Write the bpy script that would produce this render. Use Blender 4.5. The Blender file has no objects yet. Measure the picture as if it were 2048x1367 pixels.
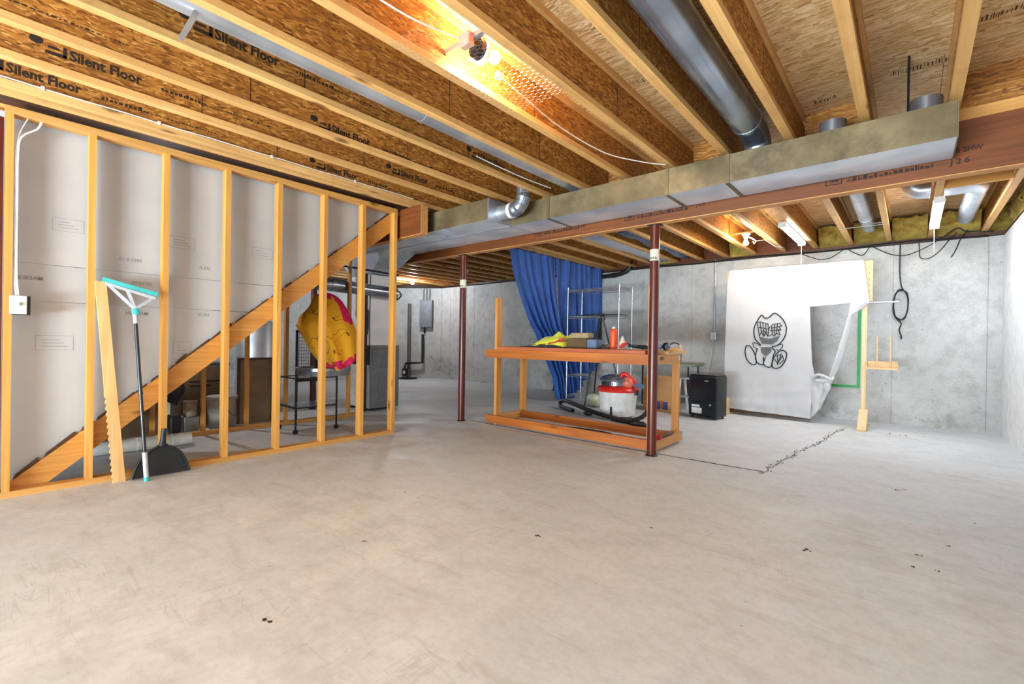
import bpy, bmesh, math, random
from mathutils import Vector, Matrix, noise
random.seed(7)
S = bpy.context.scene
COL = S.collection

# ---------------------------------------------------------------- camera
FPX, YAW, PITCH, ROLL, CAMH = 919.67, 0.714258, -0.003263, 0.015785, 1.05
cy, sy = math.cos(YAW), math.sin(YAW)
fw = Vector((-sy*math.cos(PITCH), cy*math.cos(PITCH), math.sin(PITCH)))
rt = Vector((cy, sy, 0)); up = rt.cross(fw)
cr, sr = math.cos(ROLL), math.sin(ROLL)
rt, up = cr*rt + sr*up, -sr*rt + cr*up
cd = bpy.data.cameras.new('camera'); cam = bpy.data.objects.new('camera', cd); COL.objects.link(cam)
cd.sensor_width = 36; cd.sensor_fit = 'HORIZONTAL'; cd.lens = FPX/2048*36; cd.clip_start = 0.02
m = Matrix.Identity(4)
for i in range(3):
    m[i][0] = rt[i]; m[i][1] = up[i]; m[i][2] = -fw[i]
m[0][3], m[1][3], m[2][3] = 0, 0, CAMH
cam.matrix_world = m
S.camera = cam

# ---------------------------------------------------------------- world, fill light, exposure
w = bpy.data.worlds.new('world'); S.world = w; w.use_nodes = True
w.node_tree.nodes['Background'].inputs[0].default_value = (0.72, 0.82, 1.0, 1)
w.node_tree.nodes['Background'].inputs[1].default_value = 1.0
def area(name, loc, rot, sx, sz, power, col):
    l = bpy.data.lights.new(name, 'AREA'); l.shape = 'RECTANGLE'; l.size = sx; l.size_y = sz
    l.energy = power; l.color = col
    o = bpy.data.objects.new(name, l); COL.objects.link(o); o.location = loc; o.rotation_euler = rot
    return o
# daylight lamp added outside the unseen patio door put in behind the camera
area('added_daylight', (-1.9, -3.75, 1.15), (math.radians(90), 0, 0), 4.2, 2.1, 145, (0.70, 0.87, 1.0))
# upward fill light added outside the door to brighten the joists
area('joist_fill', (-1.9, -4.35, -.02), (math.radians(128), 0, 0), 4.2, 1.1, 740, (0.80, 0.92, 1.0))
S.view_settings.view_transform = 'Standard'; S.view_settings.look = 'None'
S.view_settings.gamma = 1; S.view_settings.use_curve_mapping = False
S.view_settings.exposure = 1.15
S.cycles.max_bounces = 10; S.cycles.diffuse_bounces = 6; S.cycles.caustics_reflective = False
S.cycles.caustics_refractive = False; S.cycles.sample_clamp_indirect = 8

# ---------------------------------------------------------------- mesh helpers
ORG = {}
class MB:
    def __init__(s): s.v = []; s.f = []; s.fm = []; s.mi = 0
    def add(s, vs, fs):
        b = len(s.v); s.v += [tuple(x) for x in vs]; s.f += [tuple(i+b for i in f) for f in fs]
        s.fm += [s.mi]*len(fs); return s
    def box(s, x0, x1, y0, y1, z0, z1):
        return s.add([(x, y, z) for x in (x0, x1) for y in (y0, y1) for z in (z0, z1)],
            [(0,1,3,2), (4,6,7,5), (0,4,5,1), (2,3,7,6), (0,2,6,4), (1,5,7,3)])
    def hexa(s, a, b):   # two quads of 4 points
        return s.add(list(a)+list(b), [(3,2,1,0), (4,5,6,7), (0,1,5,4), (1,2,6,5), (2,3,7,6), (3,0,4,7)])
    def bar(s, p, q, wd, ht, ref=(0,0,1)):
        p, q = Vector(p), Vector(q); d = (q-p).normalized(); r = Vector(ref)
        if abs(d.dot(r)) > .99: r = Vector((1,0,0))
        a = d.cross(r).normalized()*wd/2; b = a.cross(d).normalized()*ht/2
        return s.hexa([p-a-b, p+a-b, p+a+b, p-a+b], [q-a-b, q+a-b, q+a+b, q-a+b])
    def tube(s, pts, r, n=8, cap=True):
        pts = [Vector(p) for p in pts]; N = len(pts)
        rs = r if isinstance(r, (list, tuple)) else [r]*N
        b0 = len(s.v); prev = None; vs = []
        for i, p in enumerate(pts):
            d = (pts[min(i+1, N-1)]-pts[max(i-1, 0)]).normalized()
            if prev is None:
                ref = Vector((0,0,1)) if abs(d.z) < .9 else Vector((1,0,0)); a = d.cross(ref).normalized()
            else:
                a = (prev - d*prev.dot(d)).normalized()
            prev = a; b = d.cross(a)
            for k in range(n):
                t = 2*math.pi*k/n; vs.append(p + (a*math.cos(t)+b*math.sin(t))*rs[i])
        fs = [(i*n+k, i*n+(k+1)%n, (i+1)*n+(k+1)%n, (i+1)*n+k) for i in range(N-1) for k in range(n)]
        if cap: fs += [tuple(range(n-1, -1, -1)), tuple((N-1)*n+k for k in range(n))]
        return s.add(vs, fs)
    def cyl(s, p, q, r, r2=None, n=16): return s.tube([p, q], [r, r if r2 is None else r2], n)
    def lathe(s, c, prof, n=24, axis='z', cap=True):
        c = Vector(c); vs = []; N = len(prof)
        for r, h in prof:
            for k in range(n):
                t = 2*math.pi*k/n; a, b = r*math.cos(t), r*math.sin(t)
                vs.append(c + Vector({'z': (a, b, h), 'y': (b, h, a), 'x': (h, a, b)}[axis]))
        fs = [(i*n+k, i*n+(k+1)%n, (i+1)*n+(k+1)%n, (i+1)*n+k) for i in range(N-1) for k in range(n)]
        if cap: fs += [tuple(range(n-1, -1, -1)), tuple((N-1)*n+k for k in range(n))]
        return s.add(vs, fs)
    def prism(s, poly, axis, a, b):
        ix = 'xyz'.index(axis)
        def P(p, h):
            l = list(p); l.insert(ix, h); return l
        n = len(poly)
        return s.add([P(p, a) for p in poly]+[P(p, b) for p in poly],
            [tuple(range(n-1, -1, -1)), tuple(range(n, 2*n))]+[(i, (i+1)%n, n+(i+1)%n, n+i) for i in range(n)])
    def ball(s, c, r, n=12, sc=(1,1,1), jit=0, m=None):
        m = m or n//2+1; c = Vector(c); vs = []
        for i in range(1, m):
            ph = math.pi*i/m
            for k in range(n):
                t = 2*math.pi*k/n
                d = Vector((math.sin(ph)*math.cos(t)*sc[0], math.sin(ph)*math.sin(t)*sc[1], math.cos(ph)*sc[2]))*r
                if jit: d *= 1+jit*noise.noise((c+d)*(1.6/r))
                vs.append(c+d)
        vs += [c+Vector((0,0,r*sc[2])), c-Vector((0,0,r*sc[2]))]; T = len(vs)-2
        fs = [(i*n+k, (i+1)*n+k, (i+1)*n+(k+1)%n, i*n+(k+1)%n) for i in range(m-2) for k in range(n)]
        fs += [(T, k, (k+1)%n) for k in range(n)]+[(T+1, (m-2)*n+(k+1)%n, (m-2)*n+k) for k in range(n)]
        return s.add(vs, fs)
    def grid(s, f, nu, nv, th):      # cloth: f(u,v) -> point, th = offset vector to the back face
        th = Vector(th); vs = [Vector(f(i/nu, j/nv)) for j in range(nv+1) for i in range(nu+1)]
        n = len(vs); W = nu+1
        fs = [(j*W+i, j*W+i+1, (j+1)*W+i+1, (j+1)*W+i) for j in range(nv) for i in range(nu)]
        bk = [tuple(n+k for k in reversed(q)) for q in fs]
        rim = [i for i in range(W)]+[j*W+nu for j in range(1, nv+1)]+[nv*W+i for i in range(nu-1, -1, -1)]+[j*W for j in range(nv-1, 0, -1)]
        sd = [(rim[i], rim[i-1], n+rim[i-1], n+rim[i]) for i in range(len(rim))]
        return s.add(vs+[v+th for v in vs], fs+bk+sd)
    def build(s, name, mats, parent=None, smooth=False, bevel=0, label=None, origin=None, seg=1):
        xs = list(zip(*s.v)); o0 = Vector(origin) if origin is not None else Vector(((min(xs[0])+max(xs[0]))/2, (min(xs[1])+max(xs[1]))/2, min(xs[2])))
        me = bpy.data.meshes.new(name); me.from_pydata([Vector(v)-o0 for v in s.v], [], s.f)
        if not isinstance(mats, (list, tuple)): mats = [mats]
        for mm in mats: me.materials.append(mm)
        me.polygons.foreach_set('material_index', s.fm)
        bm = bmesh.new(); bm.from_mesh(me)
        bmesh.ops.recalc_face_normals(bm, faces=bm.faces)
        if bevel:
            bmesh.ops.bevel(bm, geom=[e for e in bm.edges if len(e.link_faces) == 2 and e.calc_face_angle() > .6], offset=bevel, segments=seg, affect='EDGES', profile=.5, clamp_overlap=True)
        bm.to_mesh(me); bm.free()
        if smooth:
            me.polygons.foreach_set('use_smooth', [True]*len(me.polygons))
            try: me.set_sharp_from_angle(angle=math.radians(40))
            except Exception: pass
        me.update()
        o = bpy.data.objects.new(name, me); COL.objects.link(o); place(o, o0, parent)
        if label: o['label'] = label
        return o
def place(o, wloc, parent=None):
    wloc = Vector(wloc); ORG[o.name] = wloc
    if parent is not None:
        o.parent = parent; o.location = wloc-ORG[parent.name]
    else: o.location = wloc
def tag(o, label=None, cat=None, group=None, kind=None):
    if label: o['label'] = label
    if cat: o['category'] = cat
    if group: o['group'] = group
    if kind: o['kind'] = kind
    return o
def thing(name, label, cat, loc, group=None):
    o = bpy.data.objects.new(name, None); o.empty_display_size = .1; COL.objects.link(o); place(o, loc)
    return tag(o, label, cat, group)
def struct(name, loc=(0,0,0)):
    o = bpy.data.objects.new(name, None); COL.objects.link(o); place(o, loc); o['kind'] = 'structure'; return o
def copy_part(o, wloc, parent):
    c = o.copy(); COL.objects.link(c); place(c, wloc, parent); return c
def text(name, s, size, mat_, parent, org, xdir, ydir, depth=.0012, align='LEFT', sx=1):
    cu = bpy.data.curves.new('t', 'FONT'); cu.body = s; cu.size = size; cu.extrude = depth/2; cu.align_x = align
    cu.resolution_u = 2; cu.offset = size*.03
    t = bpy.data.objects.new('t', cu); COL.objects.link(t)
    dg = bpy.context.evaluated_depsgraph_get(); me = bpy.data.meshes.new_from_object(t.evaluated_get(dg))
    bpy.data.objects.remove(t); me.name = name
    X = Vector(xdir).normalized()*sx; Y = Vector(ydir).normalized(); Z = X.cross(Y).normalized()
    for v in me.vertices: v.co = X*v.co.x+Y*v.co.y+Z*v.co.z
    me.materials.clear(); me.materials.append(mat_)
    o = bpy.data.objects.new(name, me); COL.objects.link(o); place(o, org, parent); return o

# ---------------------------------------------------------------- materials
def lin(c):
    return tuple(((x/255)/12.92 if x/255 <= .04045 else ((x/255+.055)/1.055)**2.4) for x in c)+(1,)
class N:
    def __init__(s, name):
        s.m = bpy.data.materials.new(name); s.m.use_nodes = True; s.t = s.m.node_tree; s.b = s.t.nodes['Principled BSDF']
        s.L = s.t.links.new
    def n(s, ty, **kw):
        x = s.t.nodes.new(ty)
        for k, v in kw.items():
            if k.startswith('i_'): x.inputs[k[2:].replace('_', ' ')].default_value = v
            else: setattr(x, k, v)
        return x
    def co(s, scale=(1,1,1), rot=(0,0,0), rnd=True, world=False):
        if world: src = s.n('ShaderNodeNewGeometry').outputs['Position']
        else: src = s.n('ShaderNodeTexCoord').outputs['Object']
        if rnd:
            oi = s.n('ShaderNodeObjectInfo'); a = s.n('ShaderNodeVectorMath', operation='MULTIPLY_ADD')
            a.inputs[0].default_value = (1,1,1)
            mm = s.n('ShaderNodeMath', operation='MULTIPLY'); mm.inputs[1].default_value = 37.0
            s.L(oi.outputs['Random'], mm.inputs[0])
            cb = s.n('ShaderNodeCombineXYZ')
            for i in range(3): s.L(mm.outputs[0], cb.inputs[i])
            a = s.n('ShaderNodeVectorMath', operation='ADD'); s.L(src, a.inputs[0]); s.L(cb.outputs[0], a.inputs[1]); src = a.outputs[0]
        mp = s.n('ShaderNodeMapping'); mp.inputs['Scale'].default_value = scale; mp.inputs['Rotation'].default_value = rot
        s.L(src, mp.inputs['Vector']); return mp.outputs[0]
    def noise(s, v, scale, detail=4, rough=.55, dist=0):
        x = s.n('ShaderNodeTexNoise'); x.inputs['Scale'].default_value = scale; x.inputs['Detail'].default_value = detail
        x.inputs['Roughness'].default_value = rough; x.inputs['Distortion'].default_value = dist; s.L(v, x.inputs['Vector']); return x.outputs['Fac']
    def ramp(s, f, stops):
        x = s.n('ShaderNodeValToRGB'); e = x.color_ramp.elements
        while len(e) < len(stops): e.new(.5)
        for i, (p, c) in enumerate(stops):
            e[i].position = p; e[i].color = c if len(c) == 4 else lin(c)
        s.L(f, x.inputs[0]); return x.outputs[0]
    def mix(s, f, a, b, mode='MIX'):
        x = s.n('ShaderNodeMix', data_type='RGBA', blend_type=mode)
        for k, v in ((0, f), (6, a), (7, b)):
            if isinstance(v, (int, float)): x.inputs[k].default_value = v
            elif isinstance(v, tuple): x.inputs[k].default_value = v if len(v) == 4 else lin(v)
            else: s.L(v, x.inputs[k])
        return x.outputs[2]
    def bump(s, f, strength=.3, dist=.01):
        x = s.n('ShaderNodeBump'); x.inputs['Strength'].default_value = strength; x.inputs['Distance'].default_value = dist
        s.L(f, x.inputs['Height']); s.L(x.outputs[0], s.b.inputs['Normal'])
    def fin(s, col, rough=.6, metal=0):
        if isinstance(col, tuple): s.b.inputs['Base Color'].default_value = col if len(col) == 4 else lin(col)
        else: s.L(col, s.b.inputs['Base Color'])
        if isinstance(rough, (int, float)): s.b.inputs['Roughness'].default_value = rough
        else: s.L(rough, s.b.inputs['Roughness'])
        s.b.inputs['Metallic'].default_value = metal; return s.m
BW = lambda v: (v, v, v, 1)
def plain(name, c, rough=.5, metal=0, c2=None, scale=12, bump=0):
    k = N(name)
    if c2 is None: c2 = tuple(int(x*.88) for x in c)
    v = k.co(); f = k.noise(v, scale, 4)
    if bump: k.bump(f, bump, .006)
    return k.fin(k.mix(k.ramp(f, [(.3, BW(0)), (.7, BW(1))]), c2, c), rough, metal)
def wood(name, c1, c2, axis=1, rough=.55, knots=True, dirt=None):
    k = N(name); sc = [16, 16, 16]; sc[axis] = .55
    v = k.co(tuple(sc)); g = k.noise(v, 1.0, 3, .6, 1.6)
    sc2 = [70, 70, 70]; sc2[axis] = 2.0
    g2 = k.noise(k.co(tuple(sc2)), 1.0, 2)
    mid = tuple((a+b)//2 for a, b in zip(c1, c2))
    c = k.ramp(g, [(.3, c2), (.5, mid), (.66, c1)])
    c = k.mix(k.ramp(g2, [(.35, BW(.22)), (.65, BW(0))]), c, tuple(int(x*.72) for x in c2))
    big = k.noise(k.co((.8, .8, .8)), 1.6, 2)
    c = k.mix(k.ramp(big, [(.35, BW(.3)), (.65, BW(0))]), c, tuple(int(x*.85) for x in c2))
    if knots:
        s3 = [6, 6, 6]; s3[axis] = 1.9
        vo = k.n('ShaderNodeTexVoronoi'); vo.inputs['Scale'].default_value = 1.0; k.L(k.co(tuple(s3)), vo.inputs['Vector'])
        c = k.mix(k.ramp(vo.outputs['Distance'], [(.07, BW(.85)), (.15, BW(0))]), c, (92, 48, 16))
    if dirt: c = k.mix(k.ramp(k.noise(k.co((1,1,1)), 5, 5, .7), [(.5, BW(0)), (.72, BW(.7))]), c, dirt)
    k.bump(g2, .12, .003)
    return k.fin(c, rough)
def osb(name, pal, rots, flake=(9, 42), plane='yz', rough=.62, bump=.35):
    # two layers of long flat flakes laid at different angles, told apart by their tone
    k = N(name); outs = []
    for i, r in enumerate(rots):
        v = k.co((1,1,1))
        wv = k.n('ShaderNodeTexNoise'); wv.inputs['Scale'].default_value = 9; k.L(v, wv.inputs['Vector'])
        a = k.n('ShaderNodeVectorMath', operation='MULTIPLY_ADD'); k.L(wv.outputs['Color'], a.inputs[0]); a.inputs[1].default_value = (.05,)*3; k.L(v, a.inputs[2])
        mp = k.n('ShaderNodeMapping'); k.L(a.outputs[0], mp.inputs['Vector'])
        lo, hi = flake
        if plane == 'yz': mp.inputs['Rotation'].default_value = (r, 0, 0); mp.inputs['Scale'].default_value = (4, lo, hi)
        else: mp.inputs['Rotation'].default_value = (0, 0, r); mp.inputs['Scale'].default_value = (lo, hi, 4)
        mp.vector_type = 'TEXTURE' if False else 'POINT'
        vo = k.n('ShaderNodeTexVoronoi'); vo.inputs['Scale'].default_value = 1.0 + .17*i; k.L(mp.outputs[0], vo.inputs['Vector'])
        sp = k.n('ShaderNodeSeparateColor'); k.L(vo.outputs['Color'], sp.inputs[0]); outs.append((sp.outputs[0], vo.outputs['Distance']))
    sel = k.ramp(k.noise(k.co((1,1,1)), 13, 2), [(.47, BW(0)), (.53, BW(1))])
    tone = k.mix(sel, outs[0][0], outs[1][0])
    fine = k.noise(k.co((1,1,1)), 120, 3)
    tone = k.mix(.22, tone, fine)
    st = [(p, c) for p, c in pal]
    c = k.ramp(tone, st)
    big = k.noise(k.co((1,1,1)), 2.2, 3)
    c = k.mix(k.ramp(big, [(.35, BW(.28)), (.65, BW(0))]), c, pal[0][1])
    k.bump(tone, bump, .004)
    return k.fin(c, rough)
MAT = {}
MAT['web'] = osb('osb_web', [(.06, (84, 46, 10)), (.25, (136, 82, 22)), (.5, (164, 104, 34)), (.72, (184, 124, 48)), (.86, (208, 152, 74)), (.97, (238, 200, 134))], (.95, -.6), (24, 110))
MAT['subfloor'] = osb('osb_subfloor', [(.05, (150, 106, 58)), (.25, (206, 162, 104)), (.55, (228, 190, 134)), (.9, (246, 220, 176))], (.12, -.22), (10, 78), 'xy')
MAT['flange'] = wood('flange_lumber', (232, 184, 116), (210, 156, 88), 1, dirt=(182, 132, 80))
MAT['stud'] = wood('stud_lumber', (226, 166, 84), (202, 138, 58), 2)
MAT['studh'] = wood('plate_lumber', (222, 166, 92), (198, 140, 66), 1)
MAT['studx'] = wood('cross_lumber', (222, 166, 92), (198, 140, 66), 0)
MAT['bleach'] = wood('bench_lumber', (196, 116, 34), (160, 82, 16), 0)
MAT['benchv'] = wood('bench_post_lumber', (224, 164, 88), (198, 128, 54), 2)  # paler than the rails: brightness of the sunlit post sides put into the colour
MAT['benchy'] = wood('bench_end_lumber', (222, 168, 104), (204, 146, 82), 1)
MAT['benchtop'] = wood('bench_top_lumber', (196, 108, 62), (164, 78, 40), 0)
MAT['lvl'] = wood('lvl_beam', (134, 70, 14), (100, 48, 6), 0, .6, False)
MAT['lvly'] = wood('lvl_edge', (222, 168, 104), (196, 132, 70), 0, .6, False)
MAT['pine'] = wood('pale_pine', (232, 204, 160), (216, 182, 132), 2)
MAT['pinex'] = wood('pale_pine_cross', (228, 196, 148), (210, 172, 118), 0)
MAT['rust'] = plain('red_oxide_paint', (96, 34, 18), .3, 0, (70, 22, 12), 5)
MAT['galv'] = None
def galv(name, c1, c2, rough=.38, dirt=None, dlo=.45, metal=.85):
    k = N(name); v = k.co(); f = k.noise(v, 3, 2, .5)
    c = k.mix(k.ramp(f, [(.35, BW(0)), (.65, BW(1))]), c1, c2)
    if dirt: c = k.mix(k.ramp(k.noise(v, 3.2, 8, .72), [(dlo, BW(0)), (dlo+.25, BW(.85))]), c, dirt)
    r = k.ramp(k.noise(v, 2.5, 2), [(.3, BW(rough-.06)), (.7, BW(rough+.08))])
    return k.fin(c, r, metal)
MAT['galv'] = galv('galvanised_steel', (176, 182, 190), (212, 218, 226))
MAT['galvdark'] = galv('dark_galvanised_steel', (132, 142, 154), (176, 186, 198), .24)
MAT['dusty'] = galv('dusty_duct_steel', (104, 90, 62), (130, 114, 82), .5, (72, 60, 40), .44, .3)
MAT['litsteel'] = galv('lit_duct_steel', (190, 202, 216), (222, 230, 240), .3, None, .5, .45)  # pale blue-white puts the bright floor's reflection into the underside colour
MAT['foil'] = galv('white_foil_wrap', (236, 238, 242), (250, 251, 253), .4, None, .5, .05)
MAT['chrome'] = plain('chrome_wire', (214, 214, 216), .25, .8)
MAT['black'] = plain('black_plastic', (24, 25, 27), .45)
MAT['blackm'] = plain('black_steel', (34, 34, 36), .4, .4)
MAT['blackgloss'] = plain('black_gloss_plastic', (20, 24, 30), .22)
MAT['cable_black'] = plain('black_cable', (22, 22, 24), .5)
MAT['cable_white'] = plain('white_cable', (226, 222, 214), .5)
MAT['white'] = plain('white_plastic', (232, 232, 230), .4)
MAT['porcelain'] = plain('white_porcelain', (242, 238, 228), .25)
MAT['paper'] = plain('paper_label', (228, 220, 196), .7)
MAT['ink'] = plain('black_print_ink', (34, 22, 12), .7)
MAT['inkgrey'] = plain('grey_print_ink', (156, 158, 160), .8)
MAT['inkred'] = plain('dark_beam_ink', (48, 18, 10), .7)
MAT['stampfloor'] = plain('subfloor_stamp_ink', (66, 52, 34), .8)
MAT['drywall'] = plain('grey_drywall_paper', (190, 191, 190), .9, 0, (182, 183, 182), 3)
MAT['darkwood'] = wood('dark_stair_wood', (104, 62, 30), (66, 36, 16), 1)
MAT['tread'] = wood('tread_underside', (128, 88, 52), (92, 58, 30), 0)
MAT['insul'] = plain('yellow_glass_wool', (206, 182, 92), .95, 0, (158, 128, 50), 9, .8)
MAT['sealdark'] = plain('dark_sill_seal', (42, 34, 28), .8)
def concrete(name, c1, c2, stain, pits=True, bumps=.15):
    k = N(name); v = k.co((1,1,1), world=True, rnd=False)
    a = k.noise(v, 1.1, 6, .62); b = k.noise(v, 7, 6, .7); d = k.noise(v, 60, 3)
    c = k.mix(k.ramp(a, [(.3, BW(0)), (.7, BW(1))]), c1, c2)
    c = k.mix(k.ramp(b, [(.45, BW(0)), (.75, BW(.55))]), c, stain)
    c = k.mix(k.ramp(d, [(.4, BW(.15)), (.6, BW(0))]), c, stain)
    if pits:
        vo = k.n('ShaderNodeTexVoronoi'); vo.inputs['Scale'].default_value = 16; k.L(v, vo.inputs['Vector'])
        thin = k.noise(v, 3, 2)
        vo2 = k.ramp(vo.outputs['Distance'], [(.07, BW(.8)), (.13, BW(0))])
        c = k.mix(k.mix(k.ramp(thin, [(.45, BW(0)), (.6, BW(1))]), BW(0), vo2), c, tuple(int(x*.5) for x in stain))
    k.bump(b, bumps, .01)
    return k, v, c
k, v, c = concrete('poured_concrete_wall', (176, 176, 173), (206, 206, 203), (132, 130, 124))
# damp patches and drips with their own outline, low on the wall
sp = k.n('ShaderNodeSeparateXYZ'); k.L(v, sp.inputs[0])
pat = k.noise(v, 1.7, 6, .68); patm = k.ramp(pat, [(.56, BW(0)), (.68, BW(.6))])
hz = k.ramp(sp.outputs['Z'], [(.02, BW(1)), (.6, BW(.9)), (.75, BW(.12))])
c = k.mix(k.mix(patm, BW(0), hz), c, (112, 108, 98))
MAT['cwall'] = k.fin(c, .85)
k, v, c = concrete('lit_wall_concrete', (216, 218, 220), (230, 232, 233), (176, 178, 180), True)  # right wall paler: the strip light's brightness put into its colour
MAT['cwall_lit'] = k.fin(c, .8)
# floor slab: cream and cool grey patches, scuffs, drips and specks
k, v, c = concrete('floor_concrete', (196, 202, 207), (210, 216, 221), (176, 179, 180), False, .06)
c = k.mix(k.ramp(k.noise(v, .55, 4, .6), [(.42, BW(0)), (.6, BW(.85))]), c, k.ramp(k.noise(v, 3.4, 8, .7), [(.3, (178, 180, 181)), (.55, (206, 208, 210)), (.75, (220, 222, 224))]))
scf = k.noise(k.co((1.6, 6, 1), (0, 0, .9), world=True, rnd=False), 1.5, 9, .75, .6)
c = k.mix(k.ramp(scf, [(.52, BW(0)), (.75, BW(.4))]), c, (150, 144, 136))
for sc_, ro_ in (((.5, 5, 1), .25), ((.6, 6, 1), -.55), ((5, .7, 1), .2)):
    ln = k.noise(k.co(sc_, (0, 0, ro_), world=True, rnd=False), 2.2, 3, .6, .8); gate = k.ramp(k.noise(k.co((1, 1, 1), (0, 0, ro_), world=True, rnd=False), 1.1, 2), [(.52, BW(0)), (.62, BW(1))])
    c = k.mix(k.mix(gate, BW(0), k.ramp(ln, [(.488, BW(0)), (.5, BW(.22)), (.512, BW(0))])), c, (120, 112, 104))
fn = k.noise(v, 24, 6, .75)
c = k.mix(k.ramp(fn, [(.40, BW(.16)), (.54, BW(0))]), c, (150, 146, 140))
st = k.noise(v, 1.5, 5, .7)
c = k.mix(k.ramp(st, [(.63, BW(0)), (.75, BW(.42))]), c, (158, 132, 100))
vo = k.n('ShaderNodeTexVoronoi'); vo.inputs['Scale'].default_value = 11; k.L(v, vo.inputs['Vector'])
thin = k.noise(v, 1.4, 2)
spk = k.ramp(vo.outputs['Distance'], [(.03, BW(.9)), (.055, BW(0))])
c = k.mix(k.mix(k.ramp(thin, [(.48, BW(0)), (.6, BW(1))]), BW(0), spk), c, (70, 62, 54))
MAT['floor'] = k.fin(c, k.ramp(k.noise(v, 2.2, 5), [(.3, BW(.42)), (.7, BW(.7))]))
MAT['rubble'] = plain('rough_broken_concrete', (136, 128, 118), .95, 0, (92, 84, 76), 40, .9)
def fabric(name, c, c2, rough=.85, scale=5):
    k = N(name); v = k.co(); f = k.noise(v, scale, 4); wv = k.noise(k.co((160, 160, 160)), 1, 1)
    k.bump(wv, .08, .002); k.b.inputs['Sheen Weight'].default_value = .15
    return k.fin(k.mix(k.ramp(f, [(.3, BW(0)), (.7, BW(1))]), c2, c), rough)
MAT['navy'] = fabric('navy_curtain_cloth', (42, 92, 172), (30, 74, 148), .6)
MAT['canvas'] = fabric('white_canvas_cloth', (192, 192, 193), (184, 184, 185))
MAT['hivis'] = fabric('yellow_hi_vis_cloth', (222, 226, 70), (206, 208, 40))
MAT['redcloth'] = fabric('red_cloth', (206, 50, 56), (180, 36, 44))
MAT['blackcloth'] = fabric('black_cloth', (32, 32, 34), (22, 22, 24))
def emit(name, col, strength):
    mt = bpy.data.materials.new(name); mt.use_nodes = True; t = mt.node_tree; b = t.nodes['Principled BSDF']
    b.inputs['Base Color'].default_value = (1,1,1,1); b.inputs['Emission Color'].default_value = col; b.inputs['Emission Strength'].default_value = strength
    return mt
MAT['bulb_warm'] = emit('lit_warm_bulb', (1, .77, .46, 1), 400)
MAT['bulb_warm2'] = emit('lit_small_bulb', (1, .78, .50, 1), 280)
MAT['bulb_cool'] = emit('lit_cool_bulb', (.82, .90, 1, 1), 620)
MAT['led'] = emit('lit_led_lens', (.86, .93, 1, 1), 37)
g = bpy.data.materials.new('window_glass'); g.use_nodes = True; t = g.node_tree; t.nodes.clear()
o_ = t.nodes.new('ShaderNodeOutputMaterial'); mx = t.nodes.new('ShaderNodeMixShader'); tr = t.nodes.new('ShaderNodeBsdfTransparent'); gl = t.nodes.new('ShaderNodeBsdfGlossy')
gl.inputs['Roughness'].default_value = .02; mx.inputs[0].default_value = .08
t.links.new(tr.outputs[0], mx.inputs[1]); t.links.new(gl.outputs[0], mx.inputs[2]); t.links.new(mx.outputs[0], o_.inputs[0])
MAT['glass'] = g

# ================================================================ FLOOR
ZJ = 2.485; JH = .32; FLW = .055; FLH = .038
XR, YB = .84, 8.10
rnd = random.Random(3)
def rough_line(pts, step, amp):
    out = []
    for (a, b) in zip(pts, pts[1:]):
        n = max(1, int(math.dist(a, b)/step))
        for i in range(n):
            t = i/n; out.append((a[0]+(b[0]-a[0])*t+rnd.uniform(-amp, amp), a[1]+(b[1]-a[1])*t+rnd.uniform(-amp, amp)))
    out.append(pts[-1]); return out
floor = struct('floor', (-3, 2, -.08))
MB().box(-11, 1.1, -3.6, 8.5, -.14, -.03).build('sub_base', MAT['rubble'], floor)
cut1 = rough_line([(-5.38, 4.115), (-4.3, 4.105), (-2.3, 4.115), (-1.2, 4.14), (-.89, 4.165)], .05, .004)
edge = rough_line([(-.89, 4.165), (-.87, 4.62), (-.81, 5.28), (-.72, 5.9), (-.67, 6.79), (-.60, 7.30), (-.46, 7.18), (-.08, 7.14), (.29, 7.24)], .06, .011)
off1 = [(x+rnd.uniform(-.002, .002), y+.013+rnd.uniform(-.004, .006)) for x, y in cut1[1:-1]]
off2 = [(x-.011+rnd.uniform(-.006, .004), y+.006+rnd.uniform(-.006, .008)) for x, y in edge[1:-1]]
near_poly = [(-11, -3.5), (1.0, -3.5), (1.0, 8.3), (.29, 8.3)]+edge[::-1]+cut1[::-1][1:]+[(-11, 4.115)]
strip_b = rough_line([(-4.3, 4.175), (-2.3, 4.19), (-1.2, 4.215), (-.905, 4.235)], .06, .002)
patch_poly = [(-11, 4.115), (-5.38, 4.115)]+off1+off2+[(.2895, 7.25), (.2895, 8.3), (-11, 8.3)]
for nm, poly in (('slab', near_poly), ('slab', patch_poly)):
    mb = MB(); mb.prism(poly, 'z', -.03, 0); o = mb.build(nm, MAT['floor'], floor)
    bm = bmesh.new(); bm.from_mesh(o.data); bmesh.ops.triangulate(bm, faces=[f for f in bm.faces if len(f.verts) > 4], ngon_method='EAR_CLIP'); bm.to_mesh(o.data); bm.free()
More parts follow.
